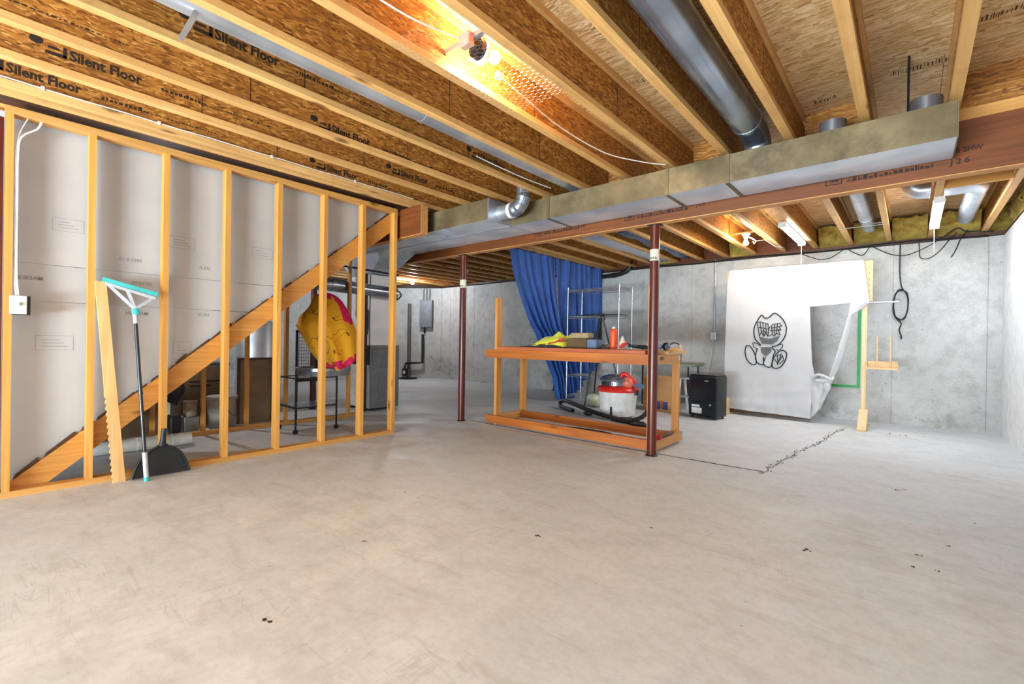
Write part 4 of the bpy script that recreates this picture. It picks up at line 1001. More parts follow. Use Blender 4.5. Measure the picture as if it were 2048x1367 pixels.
rbox(.01, .06, -.146, -.142, .11, .20).build('tank_window', MAT['blackm'], dh)
for sx_ in (-.17, .17):
    for sy_ in (-.09, .12):
        p = rp(sx_, sy_); MB().cyl((*p, 0), (*p, .032), .016, n=10).build('foot', MAT['black'], dh, True)
MB().tube([(*rp(-.21, .05), .50), (*rp(-.26, .04), .505), (*rp(-.30, .05), .50)], .018, 10).build('hose_stub', MAT['black'], dh, True)

# ================================================================ BLUE CURTAINS
def lerp_pts(P, t_):
    n = len(P)-1; i = min(int(t_*n), n-1); f = t_*n-i; return P[i][0]*(1-f)+P[i+1][0]*f, P[i][1]*(1-f)+P[i+1][1]*f
def curtain(label, Lc, Rc, fold, seed):
    def f(u, v):
        a, b = lerp_pts(Lc, v), lerp_pts(Rc, v); y = a[0]*(1-u)+b[0]*u; z = a[1]*(1-u)+b[1]*u
        amp = .022+.045*min(1, v*1.6)
        x = -4.645+amp*math.sin(u*fold*6.283+5.5*noise.noise((u*2.2, v*.8, seed)))*(.55+.9*abs(noise.noise((u*3.1, v*.7, seed+5))))+.03*noise.noise((u*7, v*2.2, seed))+.008*math.sin(u*fold*26)*max(0, 1-v*3)-.05*math.sin(v*3.14)*(1-u)*.5
        return (x, y, z)
    mb = MB(); mb.grid(f, 110, 34, (.004, 0, 0)); o = mb.build('curtain', MAT['navy'], None, True)
    return tag(o, label, 'curtain', 'navy blue curtains')
zt_ = 2.478
curtain('navy blue curtain swept sideways, the left one of the pair', [(5.262, zt_), (5.384, 2.07), (5.54, 1.79), (5.70, 1.51), (5.84, 1.30), (5.96, 1.17), (6.20, .80), (6.44, .45), (6.55, .04)], [(6.468, zt_), (6.49, 2.2), (6.52, 1.9), (6.58, 1.6), (6.66, 1.3), (6.76, 1.1), (6.90, .75), (7.0, .4), (7.10, .02)], 6, 1.0)
curtain('navy blue curtain hanging straight behind the wire shelf', [(6.475, zt_), (6.50, 2.1), (6.55, 1.7), (6.64, 1.3), (6.82, .9), (7.0, .5), (7.12, .10)], [(8.085, zt_), (8.085, 2.0), (8.08, 1.6), (8.06, 1.2), (8.03, 1.0), (8.0, .80), (7.95, .62)], 7, 4.0)

# ================================================================ WHITE CANVAS ON ITS WOODEN FRAME
fr = thing('display_stand', 'pale wooden upright stand with a rod and a small trough on its right post', 'stand', (-1.27, 7.45, 0))
MB().box(-2.12, -2.06, 7.415, 7.455, .02, 2.13).build('post', MAT['pine'], fr)
MB().box(-.475, -.425, 7.415, 7.455, .02, 1.62).build('post', MAT['pine'], fr)
MB().box(-.462, -.375, 7.415, 7.455, 1.622, 2.142).build('upper_board', MAT['pine'], fr)
MB().box(-2.06, -.465, 7.415, 7.445, 2.085, 2.14).build('top_rail', MAT['pinex'], fr)
MB().box(-2.06, -1.02, 7.415, 7.455, .03, .085).build('bottom_rail', MAT['darkwood'], fr)
for x in (-2.09, -.45):
    MB().box(x-.05, x+.05, 7.08, 7.78, 0, .02).build('foot', MAT['pinex'], fr)
MB().prism([(7.12, .02), (7.414, .02), (7.414, .24), (7.38, .24)], 'x', -.49, -.40).build('foot_brace', MAT['pine'], fr)
MB().prism([(7.12, .02), (7.414, .02), (7.414, .24), (7.38, .24)], 'x', -2.13, -2.05).build('foot_brace', MAT['pine'], fr)
MB().cyl((-.43, 7.405, 1.605), (-.118, 7.405, 1.603), .013, n=12).build('rod', MAT['galv'], fr, True)
t_ = fr
mb = MB(); mb.box(-.424, -.115, 7.36, 7.44, .76, .772); mb.box(-.424, -.115, 7.36, 7.37, .772, .785); mb.box(-.424, -.115, 7.43, 7.44, .772, .86); mb.box(-.125, -.115, 7.37, 7.43, .772, .86); mb.box(-.424, -.414, 7.37, 7.43, .772, .86)
mb.build('trough', MAT['pinex'], fr)
for x in (-.318, -.188): MB().cyl((x, 7.40, .772), (x, 7.40, 1.185), .008, n=8).build('dowel', MAT['pine'], fr, True)
mb = MB()
for z in (1.68, 1.75, 1.83, 1.9, 1.98, 2.06): mb.cyl((-.41, 7.4148, z), (-.41, 7.4135, z), .005, n=8)
mb.build('screw', MAT['blackm'], fr)
cv = thing('canvas_sheet', 'torn white canvas sheet with a black line drawing, knotted at its lower right', 'canvas', (-1.5, 7.39, .05))
YC = 7.398
Lc = [(-2.075, 2.155), (-2.112, 2.0), (-2.12, 1.5), (-2.127, 1.0), (-2.13, .6), (-2.12, .3), (-2.093, .087)]
Rc = [(-1.053, 2.155), (-1.048, 1.85), (-1.044, 1.57), (-1.03, 1.2), (-1.01, .82), (-.97, .62), (-1.0, .40), (-1.014, .053)]
def cf(u, v):
    a, b = lerp_pts(Lc, v), lerp_pts(Rc, v); x = a[0]*(1-u)+b[0]*u; z = a[1]*(1-u)+b[1]*u
    lo = max(0, (v-.72)/.28)
    y = YC-.006*noise.noise((u*9, v*3, 0))*(.3+v)-lo*(.02+.035*abs(noise.noise((u*5, v*6, 3)))+.012*math.sin(u*9+v*5))-.012*max(0, u-.92)*10*noise.noise((1, v*7, 2))
    y -= .008*math.sin(max(0, v-.70)*60)*lo*.6
    return (x, y, z)
mb = MB(); mb.grid(cf, 60, 70, (0, .003, 0)); mb.build('main_panel', MAT['canvas'], cv, True)
def flap(u, v):
    zb = 1.571+.036*u; zt = 2.155; xr = -.495-.108*v
    x = -1.055+(xr+1.055)*u; return (x, YC-.004-.010*noise.noise((u*5, v*6, 5))*v-.006*math.sin(v*40)*(1 if v > .8 else 0), zt+(zb-zt)*v)
mb = MB(); mb.grid(flap, 26, 24, (0, .003, 0)); mb.build('upper_flap', MAT['canvas'], cv, True)
def quadf(A, B, C, D, amp, seed):   # corners TL TR BR BL as (x,z)
    def f(u, v):
        x = (A[0]*(1-u)+B[0]*u)*(1-v)+(D[0]*(1-u)+C[0]*u)*v; z = (A[1]*(1-u)+B[1]*u)*(1-v)+(D[1]*(1-u)+C[1]*u)*v
        return (x, YC-.012-amp*math.sin(u*3.14)-.5*amp*noise.noise((u*4, v*5, seed)), z)
    return f
mb = MB(); mb.grid(quadf((-.51, 2.155), (-.47, 2.155), (-.400, 1.60), (-.60, 1.60), .02, 1), 12, 14, (0, .003, 0)); mb.build('corner_fold', MAT['canvas'], cv, True)
mb = MB(); mb.grid(quadf((-.60, 1.603), (-.400, 1.603), (-.585, 1.43), (-.625, 1.40), .02, 2), 12, 10, (0, .003, 0)); mb.build('corner_fold', MAT['canvas'], cv, True)
sp1 = [(-.627, 1.42), (-.667, 1.231), (-.72, 1.0), (-.76, .83), (-.80, .68), (-.836, .57)]; sp2 = [(-.585, 1.44), (-.604, 1.231), (-.655, 1.0), (-.709, .764), (-.75, .66), (-.80, .545)]
def strf(u, v):
    a, b = lerp_pts(sp1, v), lerp_pts(sp2, v); return (a[0]*(1-u)+b[0]*u+.006*noise.noise((u, v*16, 8)), YC-.03-.018*math.sin(u*3.14+v*2)-.01*noise.noise((u*2, v*9, 3)), a[1]*(1-u)+b[1]*u)
mb = MB(); mb.grid(strf, 8, 30, (0, .003, 0)); mb.build('torn_strip', MAT['canvas'], cv, True)
mb = MB()
mb.ball((-.875, YC-.03, .58), .085, 16, (1.15, .55, .55), .35); mb.ball((-.83, YC-.04, .50), .055, 14, (.8, .6, 1.3), .4)
mb.tube(smooth([(-.99, YC-.02, .62), (-.93, YC-.06, .655), (-.86, YC-.07, .64), (-.79, YC-.05, .60), (-.765, YC-.02, .63)]), [.02]*25, 8)
mb.build('knot', MAT['canvas'], cv, True)
mb = MB(); mb.grid(quadf((-1.02, .60), (-.80, .50), (-.90, .20), (-1.015, .053), .045, 6), 16, 16, (0, .003, 0)); mb.build('gathered_hem', MAT['canvas'], cv, True)
DRAW = {
  "head":[(-1.64, 1.045), (-1.666, 1.069), (-1.71, 1.126), (-1.732, 1.212), (-1.722, 1.317), (-1.68, 1.412), (-1.634, 1.474), (-1.594, 1.43), (-1.536, 1.442), (-1.475, 1.498), (-1.403, 1.454), (-1.345, 1.369), (-1.319, 1.277), (-1.334, 1.176), (-1.373, 1.101), (-1.43, 1.041), (-1.496, 1.021)],
  "lfoot":[(-1.832, 1.028), (-1.848, 0.94), (-1.819, 0.824), (-1.757, 0.76), (-1.696, 0.772), (-1.715, 0.905), (-1.778, 1.019), (-1.832, 1.028)],
  "lleg":[(-1.682, 0.992), (-1.706, 0.886), (-1.687, 0.791), (-1.609, 0.757), (-1.603, 0.871)],
  "rleg":[(-1.577, 0.862), (-1.601, 0.776), (-1.558, 0.731), (-1.5, 0.743), (-1.477, 0.894), (-1.453, 0.951), (-1.495, 1.006)],
  "rfoot":[(-1.412, 0.952), (-1.468, 0.866), (-1.491, 0.762), (-1.466, 0.717), (-1.392, 0.73), (-1.329, 0.825), (-1.311, 0.927), (-1.355, 0.972), (-1.412, 0.952)],
  "larm":[(-1.639, 1.026), (-1.7, 1.068), (-1.744, 1.068), (-1.726, 1.01), (-1.682, 0.983)],
  "rarm":[(-1.454, 1.029), (-1.373, 1.06), (-1.364, 1.018), (-1.412, 0.971), (-1.449, 0.985)],
  "scr":[(-1.456, 0.839), (-1.417, 0.775), (-1.427, 0.896), (-1.379, 0.916), (-1.41, 0.803), (-1.362, 0.898), (-1.345, 0.834), (-1.393, 0.785)]}
def _d(pts): return [(-1.691+(a-318)*.00168, 1.369-(b-548)*.00191) for a, b in pts]
DRAW["scr_a"] = _d([(318, 548), (345, 543), (400, 560), (408, 600), (402, 652), (386, 628), (370, 652), (352, 622), (336, 648), (328, 600), (318, 548)])
DRAW["scr_b"] = _d([(410, 592), (440, 564), (490, 555), (504, 576), (482, 581), (499, 606), (480, 610), (494, 642), (466, 630), (450, 652), (432, 636), (412, 652)])
for i_, (a, b) in enumerate((((340, 552), (352, 615)), ((362, 556), (372, 640)), ((384, 562), (388, 622)), ((334, 585), (402, 600)), ((350, 610), (404, 626)), ((428, 584), (436, 632)), ((450, 572), (452, 640)), ((472, 566), (466, 622)), ((424, 612), (484, 604)), ((436, 590), (486, 580)))):
    DRAW["scr_%d" % i_] = _d([a, b])
MAT['marker'] = plain('black_marker', (26, 26, 28), .7); MAT['markergrey'] = plain('grey_hatching', (96, 98, 102), .8)
for kk, P in DRAW.items():
    mb = MB()
    pts = smooth([(x, YC-.0075, z) for x, z in P], 4) if not kk.startswith('scr') else [Vector((x, YC-.0075, z)) for x, z in P]
    wd = .0075 if kk in ('head', 'lfoot', 'lleg', 'rleg', 'rfoot') else .005
    for a, b in zip(pts, pts[1:]):
        if (b-a).length > 1e-5: mb.bar(a-(b-a)*.08, b+(b-a)*.08, wd*1.9, .004, (0, 1, 0))
    mb.build('drawn_line', MAT['marker'], cv)
for P in ([(-1.667, 1.164), (-1.534, 1.133), (-1.396, 1.175), (-1.431, 1.1), (-1.493, 1.053), (-1.628, 1.064)], [(-1.639, 1.012), (-1.495, 1.015), (-1.511, 0.94), (-1.577, 0.875), (-1.635, 0.942)]):
    MB().prism([(x, z) for x, z in P], 'y', YC-.0085, YC-.0055).build('hatched_fill', MAT['markergrey'], cv)
MAT['greentape'] = plain('green_masking_tape', (32, 160, 70), .5)
gt = thing('masking_tape', 'green masking tape stuck in a corner shape on the back wall', 'tape', (-.6, 8.09, .48))
MB().box(-.567, -.532, 8.090, 8.0965, .46, 1.60).build('tape_strip', MAT['greentape'], gt)
MB().box(-1.30, -.568, 8.090, 8.0965, .46, .495).build('tape_strip', MAT['greentape'], gt)

# ================================================================ BY THE STUD WALL
sq = thing('floor_squeegee', 'grey and teal squeegee with a black handle leaning on the stud wall', 'squeegee', (-4.13, .79, 0))
MAT['teal'] = plain('teal_rubber', (72, 190, 186), .5); MAT['sqgrey'] = plain('light_grey_plastic', (196, 200, 204), .4); MAT['handle'] = plain('black_lacquer', (26, 30, 38), .25)
hb_, ht_ = Vector((-4.135, .785, 0)), Vector((-4.262, .728, 1.235))
dv = (ht_-hb_)
P = lambda t_: hb_+dv*t_
MB().tube([P(.16), P(.92)], .0115, 12).build('handle', MAT['handle'], sq, True)
MB().tube([P(.50), P(.515)], .0145, 12).build('joint_collar', MAT['handle'], sq, True)
MB().tube([P(.02), P(.165)], .0155, 12).build('grip', MAT['sqgrey'], sq, True)
MB().tube([P(.0), P(.022)], .0165, 12).build('end_cap', MAT['teal'], sq, True)
MB().tube([P(.915), P(1.0)], [.014, .018], 12).build('socket', MAT['sqgrey'], sq, True)
pv = P(.985); MB().lathe((pv.x+.012, pv.y, pv.z), [(.024, 0), (.024, .012), (.018, .016)], 18, 'x').build('pivot_button', MAT['teal'], sq, True)
HX = -4.283
a_, b_ = Vector((HX, .551, 1.435)), Vector((HX, .862, 1.352))
MB().bar(a_, b_, .018, .030, (0, .27, 1)).build('blade', MAT['teal'], sq)
a2, b2 = a_-Vector((0, .0, .030)), b_-Vector((0, 0, .030))
MB().bar(a2+Vector((0, .015, 0)), b2-Vector((0, .012, 0)), .016, .020, (0, .27, 1)).build('blade_holder', MAT['sqgrey'], sq)
mb = MB(); q0 = P(1.0)
for e in (a2+Vector((0, .03, -.004)), b2-Vector((0, .03, .004)), a2*.56+b2*.44): mb.bar(q0, e, .02, .014, (1, 0, 0))
mb.build('brace_arms', MAT['sqgrey'], sq)
dp = thing('dustpan', 'black plastic dustpan standing upright against the bottom plate', 'dustpan', (-4.26, .89, 0))
out = [(.715, .008), (1.062, .008), (1.045, .08), (1.01, .155), (.96, .20), (.93, .212), (.925, .222), (.865, .222), (.86, .212), (.82, .195), (.765, .14), (.735, .08)]
def panp(y, z): return (y, z)
bm_ = MB(); lean = lambda z: -.09*z
vs = [(-4.215+lean(z), y, z) for y, z in out]+[(-4.23+lean(z), y, z) for y, z in out]; n_ = len(out)
bm_.add(vs, [tuple(range(n_)), tuple(range(2*n_-1, n_-1, -1))]+[(i, n_+i, n_+(i+1)%n_, (i+1)%n_) for i in range(n_)]); bm_.build('pan', MAT['black'], dp)
rimp = [(-4.21+lean(z), y, z) for y, z in out[1:]+out[:1]]
MB().tube(rimp, .009, 8).build('rim', MAT['black'], dp, True)
MB().tube([(-4.23, .893, .215), (-4.238, .90, .26), (-4.245, .907, .345)], [.024, .019, .017], 10).build('handle', MAT['black'], dp, True)
bd = MB(); pts = [(.620, 0), (.692, 0)]
# leaning board with a notched edge
prof = [(0, 0), (.072, 0), (.072, 1.425), (.0, 1.425)]
notch = []; z = 0.02; i = 0
while z < .62: notch.append((-.003 if i % 2 else .007, z)); z += .022; i += 1
poly = [(.0, 0), (.072, 0), (.060, 1.42), (.0, 1.42), (.0, .66)]+notch[::-1]
def bmap(p, x): 
    s_, z = p; t_ = z/1.42
    return (-4.235-.048*t_+x-.0, .612-.10*t_+s_, z*.999)
vs = [bmap(p, .0) for p in poly]+[bmap(p, -.022) for p in poly]; n_ = len(poly)
bd.add(vs, [tuple(range(n_)), tuple(range(2*n_-1, n_-1, -1))]+[(i, (i+1)%n_, n_+(i+1)%n_, n_+i) for i in range(n_)])
o = bd.build('notched_board', wood('leaning_board_lumber', (234, 190, 128), (216, 164, 98), 2)); tag(o, 'pale board with a saw-toothed edge leaning against a stud', 'board')
sb_ = thing('switch_box', 'beige light switch box on the first stud with white cables rising from it', 'switch', (-4.29, .15, 1.17))
MAT['beige'] = plain('beige_plastic', (222, 214, 196), .5)
MB().box(-4.35, -4.296, .125, .205, 1.165, 1.285).build('box', MAT['blackm'], sb_)
MB().box(-4.2955, -4.288, .112, .190, 1.168, 1.286).build('cover_plate', MAT['beige'], sb_, bevel=.003)
MB().box(-4.288, -4.275, .146, .156, 1.222, 1.242).build('toggle', MAT['beige'], sb_)
for dy, (yt, zt2) in zip((0, .007, .012), ((.186, 2.434), (.245, 2.434), (.25, 2.434))):
    MB().tube(smooth([(-4.315, .142+dy, 1.285), (-4.32, .132+dy, 1.45), (-4.32, .132+dy, 1.9), (-4.32, .133+dy, 2.18), (-4.325, .145+dy*1.2, 2.30), (-4.335, yt-.02, 2.38), (-4.34, yt, zt2)]), .0042, 6).build('cable', MAT['cable_white'], sb_, True)
ro = thing('vinyl_roll', 'long pale roll of vinyl lying on the floor under the stairs', 'roll', (-5.24, 1.0, 0))
MAT['vinyl'] = plain('pale_vinyl', (206, 204, 196), .6, 0, (178, 172, 160), 7)
MB().tube([(-5.28, .30, .062), (-5.24, 1.33, .062)], .06, 22).build('sheet', MAT['vinyl'], ro, True)
for f_ in (.25, .6, .85): MB().tube([(-5.28+.04*f_, .30+1.03*f_, .062), (-5.28+.04*f_, .31+1.03*f_, .062)], .0615, 22).build('tape_band', MAT['white'], ro, True)

# ================================================================ CART WITH DRUM AND TOWEL
ct = thing('drum_stand', 'black wheeled metal stand holding a round dark drum', 'stand', (-5.1, 2.55, 0))
LX = (-5.0, -5.42); LY = (2.225, 2.69)
for x in LX:
    for y in LY:
        MB().tube([(x, y, .055), (x, y, .60)], .011, 8).build('leg', MAT['blackm'], ct, True)
        MB().lathe((x-.012, y, .027), [(.012, 0), (.027, .003), (.027, .021), (.012, .024)], 16, 'x').build('caster', MAT['black'], ct, True)
for z in (.28, .60):
    mb = MB()
    for a, b in (((LX[0], LY[0]), (LX[1], LY[0])), ((LX[0], LY[1]), (LX[1], LY[1])), ((LX[0], LY[0]), (LX[0], LY[1])), ((LX[1], LY[0]), (LX[1], LY[1]))):
        mb.bar((*a, z), (*b, z), .02, .012)
    mb.build('frame_ring', MAT['blackm'], ct)
MB().box(-5.41, -5.01, 2.235, 2.68, .287, .292).build('lower_shelf', MAT['galvdark'], ct)
MB().lathe((-5.18, 2.62, .607), [(.22, 0), (.28, .01), (.29, .06), (.30, .065), (.30, .095), (.285, .10), (.27, .085), (.02, .083)], 36).build('drum_base', MAT['galvdark'], ct, True)
MB().lathe((-5.18, 2.62, .70), [(.10, 0), (.10, .25), (.15, .30), (.18, .42), (.18, .62), (.14, .74), (.07, .80), (.01, .81)], 28).build('drum_body', MAT['blackm'], ct, True)
# towel draped over the drum
k = N('printed_towel')
v = k.co((1, 1, 1), rnd=False); sep = k.n('ShaderNodeSeparateXYZ'); k.L(v, sep.inputs[0])
vo = k.n('ShaderNodeTexVoronoi'); vo.inputs['Scale'].default_value = 4.6; vo.inputs['Randomness'].default_value = 1; k.L(k.co((1, 1, .9), rnd=False), vo.inputs['Vector'])
spc = k.n('ShaderNodeSeparateColor'); k.L(vo.outputs['Color'], spc.inputs[0])
c = k.ramp(spc.outputs[0], [(0, (242, 176, 28)), (.72, (242, 180, 34)), (.73, (224, 20, 96)), (1, (214, 24, 70))]); c.node.color_ramp.interpolation = 'CONSTANT'
n3 = k.ramp(k.noise(v, 3, 1), [(.40, BW(0)), (.42, BW(1))])
c = k.mix(k.mix(n3, BW(0), k.ramp(k.noise(v, 7.5, 0, .5, .6), [(.515, BW(0)), (.525, BW(.9)), (.542, BW(.9)), (.552, BW(0))])), c, (92, 36, 20))
MAT['towel'] = k.fin(c, .9)
MAT['hem'] = N('printed_towel_hem'); kk_ = MAT['hem']; f_ = kk_.noise(kk_.co((1, 1, 1)), 14, 1)
MAT['hem'] = kk_.fin(kk_.ramp(f_, [(.42, (226, 30, 110)), (.5, (214, 26, 40)), (.6, (244, 176, 60))]), .9)
tw = thing('beach_towel', 'bright yellow and pink printed towel draped over the drum', 'towel', (-5.18, 2.62, .72))
TL = [(-.12, 0), (-.17, 0), (-.27, 0), (-.30, 0), (-.24, 0), (-.19, 0), (-.13, 0), (-.06, 0), (.0, 0)]
TR = [(.20, 0), (.26, 0), (.30, 0), (.33, 0), (.36, 0), (.39, 0), (.40, 0), (.40, 0), (.39, 0)]
tr_r, tr_d = Vector((.46, .887, 0)), Vector((.887, -.46, 0))
def twf(u, v):
    # u runs left to right across the towel, v from the back over the crown down to the hem
    w_ = max(0, (v-.14)/.86); top = min(1, v/.14)
    a = lerp_pts(TL, w_)[0]*(1-u)+lerp_pts(TR, w_)[0]*u
    zt = 1.575-.30*(u-.42)**2-.02*(1-top); zb = .67+.16*u-.05*math.sin(u*3.1)
    z = zt+(zb-zt)*w_**.92
    arch = max(0, math.sin(math.pi*min(1, max(0, u))))**.55
    dep = (-.20+.26*top if w_ == 0 else .06+.24*min(1, w_*2.4)**.7)*arch+.05*w_*math.sin(u*15+1.5*w_)*arch+.04*noise.noise((u*3.5, v*3, 6))*w_
    p = Vector((-5.18, 2.62, 0))+tr_r*a+tr_d*dep; return (p.x, p.y, z)
mb = MB(); mb.grid(lambda u, v: twf(u, v*.9), 70, 44, (-.004, .002, 0)); mb.build('cloth', MAT['towel'], tw, True)
mb = MB(); mb.grid(lambda u, v: twf(u, .9+v*.1), 70, 5, (-.004, .002, 0)); mb.build('hem', MAT['hem'], tw, True)

# ================================================================ FURNACE CORNER
fu = thing('furnace', 'grey furnace cabinet with a white foil plenum beside the stairs', 'furnace', (-6.15, 3.9, 0))
MAT['fgrey'] = plain('grey_enamel', (122, 126, 130), .45, .2, (104, 108, 112), 10)
fx0, fx1, fy0, fy1 = -6.47, -5.87, 3.66, 4.16
MB().box(fx0, fx1, fy0, fy1, .03, .95).build('cabinet', MAT['fgrey'], fu, bevel=.006)
for (a, b) in ((.10, .62), (.66, .90)):
    mb = MB(); mb.box(fx1, fx1+.008, fy0+.04, fy1-.04, a, b); mb.build('access_panel', MAT['fgrey'], fu, bevel=.004)
mb = MB()
for y in (3.80, 3.92): mb.box(fx1+.008, fx1+.012, y, y+.05, .14, .50)
mb.build('panel_rib', MAT['fgrey'], fu)
MB().box(fx0+.02, fx1-.01, fy0-.010, fy0-.001, .04, .66).build('front_door', MAT['white'], fu, bevel=.004)
MB().box(fx0+.02, fx1-.01, fy0-.008, fy0-.001, .67, .94).build('control_panel', plain('dark_green_panel', (24, 40, 38), .4), fu)
MB().box(fx0+.0, fx1+.0, fy0, fy1-.16, .951, 1.97).build('plenum', MAT['foil'], fu)
MB().box(fx0-.01, fx1+.012, fy0-.012, fy1-.15, 1.20, 1.45).build('foil_wrap', MAT['foil'], fu)
for x in (fx0+.06, fx1-.10):
    for y in (fy0+.06, fy1-.06): MB().box(x-.04, x+.04, y-.04, y+.04, 0, .03).build('pad', MAT['blackm'], fu)
fl = thing('flue_pipe', 'round grey flue pipe crossing in front of the white plenum', 'pipe', (-5.75, 3.4, 1.7))
MB().tube([(-5.76, 2.98, 1.745), (-5.76, 3.30, 1.735)], .088, 22).build('pipe', MAT['galvdark'], fl, True)
MB().tube([(-5.76, 3.302, 1.735), (-5.76, 3.98, 1.715)], .083, 22).build('pipe', MAT['galvdark'], fl, True)
MB().tube([(-5.76, 3.98, 1.715), (-5.76, 4.0, 1.715)], .086, 22).build('end_cap', MAT['galv'], fl, True)
MB().tube(smooth([(-5.76, 2.98, 1.745), (-5.77, 2.88, 1.745), (-5.83, 2.80, 1.745), (-5.93, 2.77, 1.745), (-6.35, 2.77, 1.745)]), .085, 20).build('elbow', MAT['galvdark'], fl, True)
MB().tube([(-6.35, 2.77, 1.745), (-6.45, 2.77, 1.8), (-6.47, 2.77, 2.48)], .085, 20).build('riser', MAT['galvdark'], fl, True)
dpipe = thing('vent_pipe', 'black vertical plastic vent pipe beside the white plenum', 'pipe', (-5.90, 3.60, 0))
MB().tube([(-5.905, 3.60, .0), (-5.905, 3.60, 1.97)], .028, 14).build('pipe', MAT['black'], dpipe, True)
MB().tube([(-5.905, 3.60, 1.10), (-5.905, 3.60, 1.46)], .036, 14).build('sleeve', MAT['black'], dpipe, True)
tag(MB().tube([(-5.72, 2.6, 2.02), (-5.72, 4.02, 1.985)], .014, 10).build('gas_pipe', MAT['blackm'], None, True), 'thin dark gas pipe running above the round flue', 'pipe')
wh = thing('water_heater', 'tall dark grey water heater behind the towel', 'water heater', (-6.75, 2.4, 0))
MB().lathe((-6.95, 2.55, .03), [(.25, 0), (.27, .02), (.27, 1.18), (.25, 1.22), (.10, 1.25)], 28).build('tank', MAT['galv'], wh, True)
MB().lathe((-6.95, 2.55, 0), [(.24, 0), (.24, .03)], 20).build('base_ring', MAT['blackm'], wh, True)
for y in (2.45, 2.65): MB().cyl((-6.95, y, 1.26), (-6.95, y, 2.48), .014, n=10).build('pipe', plain('copper_pipe', (176, 110, 70), .35, .8), wh, True)
gr = thing('grille_panel', 'dark wire grille rack standing behind the drum stand', 'rack', (-5.9, 2.8, 0))
mb = MB(); 
for a in ((2.62, 2.645), (2.93, 2.955)): mb.box(-5.92, -5.90, a[0], a[1], 0, 1.14)
mb.box(-5.92, -5.90, 2.62, 2.955, 1.115, 1.14); mb.box(-5.92, -5.90, 2.62, 2.955, .48, .51); mb.build('frame', MAT['blackm'], gr)
mb = MB()
for i in range(9): mb.cyl((-5.91, 2.66+.032*i, .51), (-5.91, 2.66+.032*i, 1.115), .003, n=5)
for i in range(14): mb.cyl((-5.91, 2.645, .54+.042*i), (-5.91, 2.93, .54+.042*i), .003, n=5)
mb.build('wire_grid', plain('brown_wire', (96, 66, 44), .6, .3), gr)
# things stored under the stairs
sbx = thing('storage_carton', 'big brown carton stored behind the short studs under the stairs', 'box', (-6.35, 1.78, 0))
MAT['carton'] = plain('dull_brown_carton', (112, 92, 68), .9, 0, (92, 74, 52), 5)
MB().box(-6.75, -6.30, 1.50, 1.99, .30, .70).build('body', MAT['carton'], sbx); MB().box(-6.75, -6.30, 1.50, 1.99, 0, .298).build('lower_body', MAT['carton'], sbx)
MB().box(-6.74, -6.31, 1.49, 2.0, .701, .72).build('lid', plain('dark_blue_lid', (50, 56, 66), .5), sbx)
mb = MB()
for i in range(2): mb.box(-6.2995, -6.2985, 1.58, 1.90-.1*i, .50-.05*i, .52-.05*i)
mb.build('printed_marks', MAT['ink'], sbx)
bk = thing('white_bucket', 'grey-white plastic bucket behind the short studs', 'bucket', (-5.98, 1.82, 0))
MB().lathe((-5.98, 1.82, 0), [(.125, 0), (.132, .01), (.15, .33), (.158, .335), (.158, .36), (.148, .365)], 26).build('body', plain('dirty_white_plastic', (172, 172, 164), .6), bk, True)
MB().tube(smooth([(-5.83, 1.78, .33), (-5.80, 1.82, .22), (-5.82, 1.90, .14), (-5.86, 1.94, .22), (-5.87, 1.93, .33)]), .003, 6).build('wire_handle', MAT['blackm'], bk, True)
pc = thing('paint_can', 'small paint can stacked on a grey tin under the stairs', 'can', (-5.95, 1.50, .17))
MB().lathe((-5.95, 1.50, .171), [(.062, 0), (.062, .15), (.065, .155), (.065, .165), (.055, .165), (.055, .16)], 22).build('body', plain('drippy_can', (186, 178, 160), .5, .2, (120, 108, 90), 18), pc, True)
MB().lathe((-5.95, 1.50, .325), [(.054, 0), (.054, .008)], 20).build('lid', MAT['galvdark'], pc, True)
tag(MB().box(-6.03, -5.86, 1.43, 1.57, 0, .17).build('grey_tin', plain('grey_tin', (140, 142, 140), .5, .3), bevel=.008), 'square grey tin on the floor under the paint can', 'tin')
tag(MB().box(-6.02, -5.87, 1.31, 1.40, 0, .20).build('black_radio', MAT['black'], bevel=.01), 'small black box beside the grey tin under the stairs', 'box')
pn = thing('leaning_panel', 'brown framed panel leaning behind the short studs', 'panel', (-6.05, 2.2, 0))
MB().box(-6.09, -6.07, 2.03, 2.40, .0, .775).build('panel', plain('grey_brown_board', (142, 122, 100), .7, 0, (120, 102, 82), 6), pn)
mb = MB(); mb.box(-6.07, -6.05, 2.0, 2.03, 0, .79); mb.box(-6.07, -6.05, 2.39, 2.42, 0, .79); mb.box(-6.07, -6.05, 2.03, 2.39, .765, .79); mb.build('frame', MAT['darkwood'], pn)
wt = thing('steel_cabinet', 'light grey steel drum standing behind the brown framed panel', 'drum', (-7.0, 1.6, 0))
MB().lathe((-7.6, 2.75, 0), [(.26, 0), (.27, .02), (.27, 1.12), (.25, 1.15), (.05, 1.16)], 28).build('shell', MAT['galv'], wt, True)
MB().lathe((-7.6, 2.75, 1.161), [(.06, 0), (.06, .04)], 14).build('bung', MAT['blackm'], wt, True)
bb = thing('black_bag', 'black plastic bag hanging from a stud under the stairs', 'bag', (-5.75, 1.22, .3))
MB().ball((-5.60, 1.27, .50), .13, 14, (.5, .75, 1.1), .4).build('bag', MAT['black'], bb, True)
MB().tube([(-5.60, 1.25, .62), (-5.62, 1.20, .72), (-5.655, 1.13, .76)], .012, 6).build('tie', MAT['black'], bb, True)
